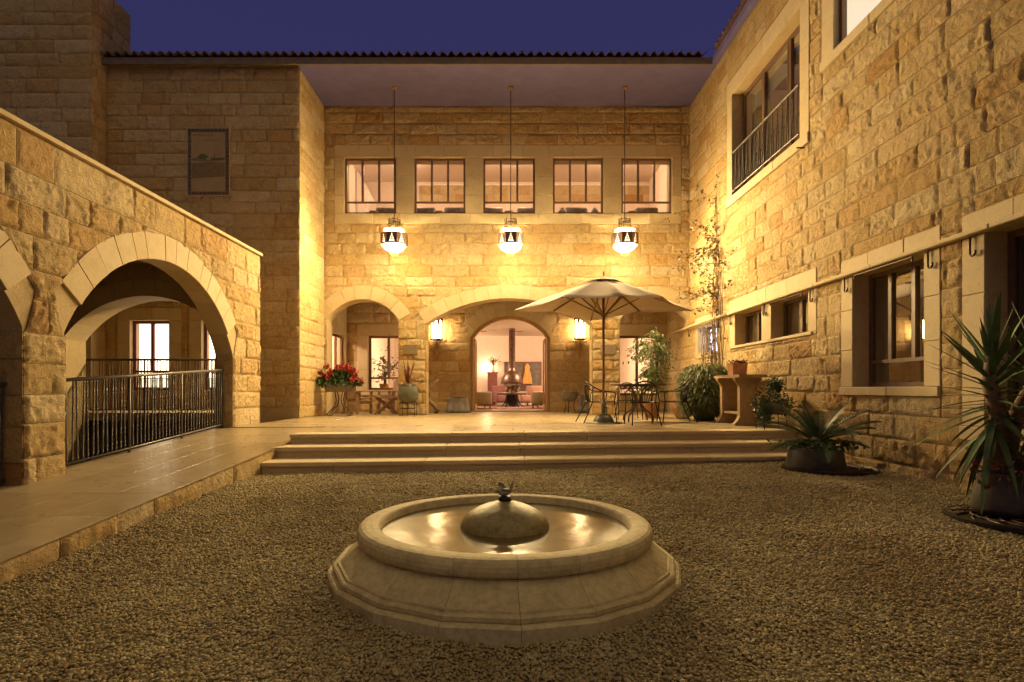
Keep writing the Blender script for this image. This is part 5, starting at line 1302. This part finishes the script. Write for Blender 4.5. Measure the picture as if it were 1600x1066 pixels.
for i in range(26):
    mb = MB(); blades(mb, (kx, ky, ZT+.80), 1, .80, .034, rs, .38, 1.0, .10, 5); mb.build('leaf', 'leaf_red', co)
for i in range(30):
    mb = MB(); blades(mb, (kx, ky, ZT+.80), 1, .58, .026, rs, 1.3, .55, .75, 6); mb.build('leaf', 'leaf_dry' if i % 3 else 'leaf_red', co)
# wooden porch chairs (slatted) and folding table
def porch_chair(x, y, rot, label):
    o = tag(empty('wooden_armchair', (0, 0, 0)), label, 'chair', 'wooden chairs in the porch'); m_ = 'wood'
    for s in (-1, 1):
        MB().box(s*.27-.03, s*.27+.03, .2, .26, 0, .62).build('leg', m_, o); MB().bar((s*.27, -.30, 0), (s*.27, -.20, .62), .05, .06).build('leg', m_, o)
        MB().box(s*.28-.045, s*.28+.045, -.32, .33, .62, .65).build('armrest', m_, o)
    for k in range(6): MB().box(-.24, .24, -.22+k*.083, -.22+k*.083+.07, .38+.008*k, .40+.008*k).build('seat_slat', m_, o)
    for k in range(6):
        x0 = -.225+k*.077; hh = .98+.05*math.cos((k-2.5)*.6); MB().bar((x0+.03, -.23, .42), (x0+.03, -.40, hh), .062, .018, (0, 1, 0)).build('back_slat', m_, o)
    MB().bar((-.25, -.33, .72), (.25, -.33, .72), .02, .06).build('back_rail', m_, o); MB().box(-.24, .24, .24, .258, .28, .37).build('apron', m_, o)
    o.location = (x, y, ZT); o.rotation_euler = (0, 0, rot); return o
porch_chair((556-790)*16.1/900, 16.35, R(-120), 'wooden slatted armchair close to the red geraniums')
porch_chair((613-790)*16.9/900, 16.8, R(150), 'wooden slatted armchair behind the small folding table')
fx2, fy2 = (603-790)*16.0/900, 16.05
fo = tag(empty('folding_table', (fx2, fy2, ZT)), 'small wooden folding table on crossed legs in the porch', 'table')
MB().box(fx2-.28, fx2+.28, fy2-.25, fy2+.25, ZT+.46, ZT+.49).build('tabletop', 'wood', fo)
for s in (-1, 1):
    MB().bar((fx2-.28, fy2+s*.2, ZT+.01), (fx2+.26, fy2+s*.2, ZT+.46), .035, .05).build('leg', 'wood', fo); MB().bar((fx2+.28, fy2+s*.16, ZT+.01), (fx2-.26, fy2+s*.16, ZT+.46), .035, .05).build('leg', 'wood', fo)
# a wooden plough leaning at the pier, zinc tubs, cauldron
wx, wy = (676-790)*16.6/900, 16.6
pw = tag(empty('wooden_plough', (wx, wy, ZT)), 'old curved wooden plough beam leaning beside the left pier', 'plough')
MB().tube([(wx+.16, wy, ZT+.98), (wx+.02, wy, ZT+.86), (wx-.10, wy, ZT+.62), (wx-.13, wy, ZT+.46)], [.035, .045, .05, .04], 8).build('upper_beam', 'wood', pw, smooth=True)
MB().tube([(wx-.14, wy, ZT+.46), (wx-.06, wy, ZT+.32), (wx+.08, wy, ZT+.18), (wx+.14, wy, ZT+.05)], [.04, .055, .06, .05], 8).build('lower_beam', 'wood', pw, smooth=True)
MB().tube([(wx+.06, wy-.05, ZT+.06), (wx+.14, wy-.05, ZT+.055), (wx+.20, wy-.05, ZT+.10)], [.055, .06, .03], 8).build('share', 'iron_brown', pw, smooth=True)
def tub(x, y, r0, r1, h, name, label, mat_, cat):
    o = tag(empty(name, (x, y, ZT)), label, cat)
    pot_lathe(x, y, [(.001, ZT+.002), (r0, ZT+.002), (r0+.03, ZT+.02), (r0*.93+.01, ZT+h*.25), (r1, ZT+h*.85), (r1*1.03, ZT+h), (r1*.97, ZT+h), (r1*.9, ZT+h*.8), (.001, ZT+h*.75)], 'body', mat_, o, 30)
    MB().tube([(x+r1*1.04*math.cos(k*math.pi/16), y+r1*1.04*math.sin(k*math.pi/16), ZT+h*.99) for k in range(33)], .012, 6, False).build('rim', mat_, o, smooth=True)
    return o
tub((715-790)*16.9/900, 17.05, .36, .30, .46, 'zinc_tub', 'wide grey metal tub standing left of the doorway', 'zinc', 'tub')
tub((917-790)*17.0/900, 17.0, .28, .235, .52, 'metal_bucket', 'tall grey bucket by the pier behind the left garden chair', 'zinc', 'bucket')
qx, qy = (889-790)*16.9/900, 16.8
cd_ = tag(empty('cauldron_planter', (qx, qy, ZT)), 'dark cauldron planter on thin legs right of the doorway', 'planter')
pot_lathe(qx, qy, [(.001, ZT+.34), (.17, ZT+.36), (.235, ZT+.46), (.25, ZT+.60), (.265, ZT+.62), (.24, ZT+.62), (.22, ZT+.56), (.001, ZT+.56)], 'pot', 'clay_dark', cd_)
for k in range(3):
    a = 2*math.pi*k/3-.5; MB().tube([(qx+.17*math.cos(a), qy+.17*math.sin(a), ZT+.38), (qx+.13*math.cos(a), qy+.13*math.sin(a), ZT+.2), (qx+.19*math.cos(a), qy+.19*math.sin(a), ZT)], .012, 6).build('leg', 'iron_brown', cd_, smooth=True)
rs = random.Random(3); V, F = leafcloud([(qx+rs.gauss(0, .1), qy+rs.gauss(0, .1), ZT+.6+rs.uniform(-.02, .07)) for _ in range(150)], .06, .6, rs); mk('plant', V, F, 'leaf_dry', cd_)

# ================================================================ lounge seen through the doorway
def lx(px, y): return (px-790)*y/900
hx, hy = lx(800, 22.4), 22.4
fp = tag(empty('hanging_fireplace', (hx, hy, ZT)), 'round open fireplace with domed hood and tall flue in the lounge', 'fireplace')
MB().lathe(hx, hy, [(.125, 1.95), (.125, 3.44), (.14, 3.44), (.14, 3.495), (.001, 3.495)], 24).build('flue', 'copper_dark', fp, smooth=True)
MB().lathe(hx, hy, [(.125, 1.97), (.15, 1.88)]+[(.42*math.sin(R(a)), 1.40+.48*math.cos(R(a))) for a in range(22, 91, 8)]+[(.425, 1.36), (.40, 1.36)], 30).build('hood', 'copper_dark', fp, smooth=True)
MB().lathe(hx, hy, [(.001, .93), (.56, .93), (.60, .98), (.60, 1.02), (.001, 1.00)], 30).build('hearth', 'zinc', fp, smooth=True)
MB().lathe(hx, hy, [(.30, ZT), (.24, .60), (.24, .93)], 16).build('pedestal', 'iron_dark', fp, smooth=True)
for k in range(5):
    a = 2*math.pi*k/5+.3; MB().tube([(hx+.2*math.cos(a), hy+.2*math.sin(a), .92), (hx+.30*math.cos(a), hy+.30*math.sin(a), .6), (hx+.44*math.cos(a), hy+.44*math.sin(a), ZT)], .022, 6).build('leg', 'iron_dark', fp, smooth=True)
rs = random.Random(2)
for k in range(7): MB().sphere((hx+rs.uniform(-.2, .2), hy+rs.uniform(-.15, .15), 1.08+.06*(k % 3)), rs.uniform(.08, .12), 8, 6).build('log', 'wood', fp, smooth=True)
def soft(mb, x0, x1, y0, y1, z0, z1, b=.05):
    V = []; 
    for z, i in ((z0, b*.4), (z0+b, 0), (z1-b, 0), (z1-b*.3, b*.35), (z1, b)):
        V += [(x0+i, y0+b, z), (x0+b, y0+i, z), (x1-b, y0+i, z), (x1-i, y0+b, z), (x1-i, y1-b, z), (x1-b, y1-i, z), (x0+b, y1-i, z), (x0+i, y1-b, z)]
    F = [(8*r+i, 8*r+(i+1) % 8, 8*r+8+(i+1) % 8, 8*r+8+i) for r in range(4) for i in range(8)]+[tuple(range(8))[::-1], tuple(range(32, 40))]; mb.add(V, F)
def armchair(x, y, rot, label, mat_, w=.85):
    o = tag(empty('armchair', (0, 0, 0)), label, 'armchair', 'armchairs in the lounge'); h = w/2
    mb = MB(); soft(mb, -h+.16, h-.16, -.32, .38, .15, .45, .06); mb.build('seat', mat_, o, True)
    mb = MB(); soft(mb, -h+.02, h-.02, -.48, -.28, .12, .84, .07); mb.build('backrest', mat_, o, True)
    for s in (-1, 1):
        mb = MB(); c = s*(h-.09); soft(mb, c-.09, c+.09, -.42, .40, .12, .60, .06); mb.build('armrest', mat_, o, True)
        for yy in (-.38, .32): MB().box(s*(h-.1)-.025, s*(h-.1)+.025, yy, yy+.05, 0, .14).build('leg', 'wood', o)
    o.location = (x, y, ZT+.004); o.rotation_euler = (0, 0, rot); return o
armchair(lx(747, 20.6), 20.6, R(-75), 'olive armchair at the left of the fireplace', 'armchair_olive', 1.05)
armchair(lx(851, 20.9), 20.9, R(75), 'olive armchair at the right of the fireplace', 'armchair_olive', 1.0)
armchair(lx(749, 23.6), 23.6, R(-110), 'dark red armchair behind the left olive one', 'armchair_red')
armchair(lx(829, 23.8), 23.8, R(150), 'salmon pink armchair behind the fireplace', 'armchair_pink')
armchair(lx(783, 24.2), 24.0, R(190), 'dark red armchair beside the tall cabinet', 'armchair_red', .75)
cb = tag(empty('tall_cabinet', (lx(769.5, 25.2), 25.2, ZT)), 'narrow red wooden cabinet against the lounge wall', 'cabinet'); x = lx(769.5, 25.2)
MB().box(x-.21, x+.21, 25.02, 25.45, ZT+.05, 1.84).build('body', 'wood_red', cb); MB().box(x-.24, x+.24, 24.99, 25.47, 1.84, 1.89).build('top', 'wood_red', cb); MB().box(x-.19, x+.19, 25.04, 25.43, ZT+.004, ZT+.05).build('plinth', 'wood_red', cb)
MB().box(x-.18, x+.18, 24.995, 25.018, 1.18, 1.80).build('door', 'wood_red', cb)
for k in range(3): MB().box(x-.18, x+.18, 24.995, 25.018, .54+.21*k, .73+.21*k).build('drawer', 'wood_red', cb)
vs_ = tag(empty('vase_of_dried_flowers', (x+.05, 25.2, 1.89)), 'white vase of dried flowers on the red cabinet', 'vase')
pot_lathe(x+.03, 25.2, [(.001, 1.892), (.05, 1.892), (.075, 1.98), (.05, 2.10), (.04, 2.16), (.055, 2.19)], 'vase', 'white_ceramic', vs_, 16)
rs = random.Random(6); mb = MB(); blades(mb, (x+.03, 25.2, 2.15), 34, .34, .014, rs, .8, 1, .2); mb.build('stems', 'leaf_dry', vs_)
V, F = leafcloud([(x+.03+rs.gauss(0, .14), 25.2+rs.gauss(0, .1), 2.40+rs.gauss(0, .06)) for _ in range(160)], .07, .7, rs); mk('flower', V, F, 'leaf_dry', vs_)
wl3 = tag(empty('glass_wall_lamp', (x-.25, 25.5, 2.0)), 'small glowing wall lamp beside the red cabinet', 'lamp')
MB().sphere((x-.24, 25.42, 2.10), .10, 14, 8).build('globe', 'bulb_glow', wl3, smooth=True); MB().tube([(x-.24, 25.58, 2.0), (x-.24, 25.42, 1.98), (x-.24, 25.42, 2.01)], .012).build('arm', 'brass', wl3)
bw_ = tag(empty('lounge_window', (lx(815, 25.55), 25.55, 1.0)), 'dark brown glazed partition in the lounge back wall', 'window')
f = Fr((0, 25.58, 0), (1, 0, 0), (0, -1, 0)); a, c = lx(788, 25.55), lx(846, 25.55)
mb = MB()
for q in ((a, a+.06, .9, 2.36), (c-.06, c, .9, 2.36), (a+.06, c-.06, .9, 1.0), (a+.06, c-.06, 2.30, 2.36), ((a+c)/2-.03, (a+c)/2+.03, 1.0, 2.30), (a+.06, (a+c)/2-.03, 1.28, 1.32), ((a+c)/2+.03, c-.06, 1.28, 1.32), ((a+c)/2+.03, c-.06, 2.02, 2.05)): mb.fbox(f, *q, .0, .05)
mb.build('frame', 'wood_red', bw_); MB().fbox(f, a+.06, c-.06, 1.0, 2.3, .003, .012).build('dark_glass', 'zinc', bw_)
ga = tag(empty('hanging_robe', (lx(824, 25.4), 25.4, 1.35)), 'yellow robe hanging in front of the dark partition', 'robe'); rx = lx(824, 25.4)
V = []; 
for (w, z) in ((.22, 1.38), (.20, 1.6), (.14, 1.85), (.09, 2.02), (.13, 2.10), (.08, 2.2), (.03, 2.27)):
    for k in range(13): V.append((rx-w+2*w*k/12, 25.45-.03*math.cos(k*2.4)*(w/.2)-.03, z))
mk('robe', V, [(r*13+k, r*13+k+1, (r+1)*13+k+1, (r+1)*13+k) for r in range(6) for k in range(12)], 'cloth_yellow', ga, smooth=True)
rug = tag(MB().box(lx(742, 21.9), lx(858, 21.9), 20.0, 24.4, ZT+.0025, ZT+.012).build('lounge_rug', 'rug_red'), 'reddish rug under the armchairs in the lounge', 'rug')
def ceiling_lamp(x, y, z, label, r=.18, s='room_glow', group='ceiling lamps indoors'):
    o = tag(empty('ceiling_lamp', (x, y, z-.2)), label, 'lamp', group)
    MB().lathe(x, y, [(.001, z-.001), (.09, z-.002), (.08, z-.03), (.03, z-.05)], 18).build('base', 'brass', o, smooth=True)
    MB().lathe(x, y, [(.03, z-.05), (r, z-.09), (r*.9, z-.15), (r*.45, z-.19), (.001, z-.2)], 20).build('bowl', s, o, smooth=True)
    return o
ceiling_lamp(-2.6, 21.5, ZC, 'unseen ceiling lamp added at left to light the lounge'); ceiling_lamp(2.7, 21.5, ZC, 'unseen ceiling lamp added right of the fireplace to light the lounge')  # both lounge lamps are out of view, added to brighten the room
ceiling_lamp(lx(797, 17.7), 17.6, 8.33, 'glowing ceiling lamp seen through the middle upper window', .22, 'room_glow_upstairs')
ceiling_lamp(-3.2, 17.8, 8.33, 'ceiling lamp upstairs behind the leftmost windows', .18, 'room_glow_upstairs'); ceiling_lamp(3.4, 17.8, 8.33, 'ceiling lamp upstairs behind the rightmost windows', .18, 'room_glow_upstairs')
ceiling_lamp(XR+1.3, 11.2, 7.85, 'ceiling lamp in the upper room with the balcony window', .10, 'bulb_glow')
ceiling_lamp(XL-1.5, 16.6, 3.39, 'ceiling lamp in the room left of the porch', .15)
# staircase behind the left porch window
stc = tag(empty('staircase', (lx(605, 21), 21, ZT)), 'pink tiled staircase climbing behind the left porch window', 'stairs')
for k in range(11):
    x0 = -4.35+.16*k; MB().box(x0, x0+.2, 20.4, 21.6, ZT+.01+.19*k, ZT+.19*(k+1)).build('step', 'armchair_pink', stc)
MB().tube([(-4.4, 20.4, 1.45), (-2.6, 20.4, 3.45)], .03, 6).build('handrail', 'wood', stc)
for k in range(10): MB().tube([(-4.3+.17*k, 20.4, ZT+.1+.19*k), (-4.3+.17*k, 20.4, 1.56+.19*k)], .012, 5).build('baluster', 'wood', stc)
sp = tag(empty('window_sill_plant', (lx(600, 18.6), 18.6, 1.0)), 'leafy houseplant standing inside the left porch window', 'plant'); x = lx(601, 18.6)
pot_lathe(x, 18.6, [(.001, 1.0), (.13, 1.0), (.17, 1.32), (.15, 1.32), (.001, 1.28)], 'pot', 'yellow_pot', sp); rs = random.Random(14)
MB().lathe(x, 18.6, [(.12, ZT+.004), (.12, 1.0), (.001, 1.0)], 10).build('stand', 'wood', sp)
V, F = leafcloud([(x+rs.gauss(0, .2), 18.6+rs.gauss(0, .12), 1.85+rs.gauss(0, .2)) for _ in range(160)], .16, .3, rs, droop=-.3); mk('leaves', V, F, 'leaf_light', sp)
mb = MB(); blades(mb, (x, 18.6, 1.3), 26, .8, .02, rs, .35, 1, .15); mb.build('stems', 'leaf_mid', sp)
# things on the sills upstairs
for k, px in enumerate((585, 687, 795, 987)):
    x = lx(px, 16.0); o = tag(empty('yellow_bowl', (x, 15.95, 5.905)), 'yellow bowl on the sill of the %s upper window' % ('leftmost', 'second', 'middle', 'rightmost')[k], 'bowl')
    pot_lathe(x, 15.9, [(.001, 5.885), (.07, 5.885), (.12, 5.96), (.13, 6.04), (.12, 6.04), (.10, 5.97), (.001, 5.95)], 'bowl', 'yellow_pot', o, 18)
for k, px in enumerate((878, 928)):
    x = lx(px, 16.0); o = tag(empty('white_globe_vase', (x, 15.95, 5.905)), 'white round vase at the %s of the fourth upper window' % ('left' if k == 0 else 'right'), 'vase')
    pot_lathe(x, 15.9, [(.001, 5.885), (.06, 5.885), (.11, 5.95), (.12, 6.02), (.08, 6.10), (.05, 6.12), (.06, 6.14)], 'body', 'white_ceramic', o, 18)
for k, px in enumerate((606, 663, 712, 768, 826, 900, 1010)):
    x = lx(px, 17.4); o = tag(empty('dark_armchair_back', (x, 17.4, 5.3)), 'dark high-backed seat upstairs, number %d from the left' % (k+1), 'chair', 'seats behind the upper windows')
    o['label'] = 'low dark seat back behind ' + ('the leftmost upper window', 'the left of the second upper window', 'the right of the second upper window', 'the left of the middle upper window', 'the right of the middle upper window', 'the fourth upper window', 'the rightmost upper window')[k]
    mb = MB(); soft(mb, x-.34, x+.34, 17.3, 17.5, 5.9, 6.62, .05); mb.build('backrest', 'zinc', o, True); MB().box(x-.3, x+.3, 16.95, 17.4, 5.31, 5.9).build('seat', 'zinc', o)
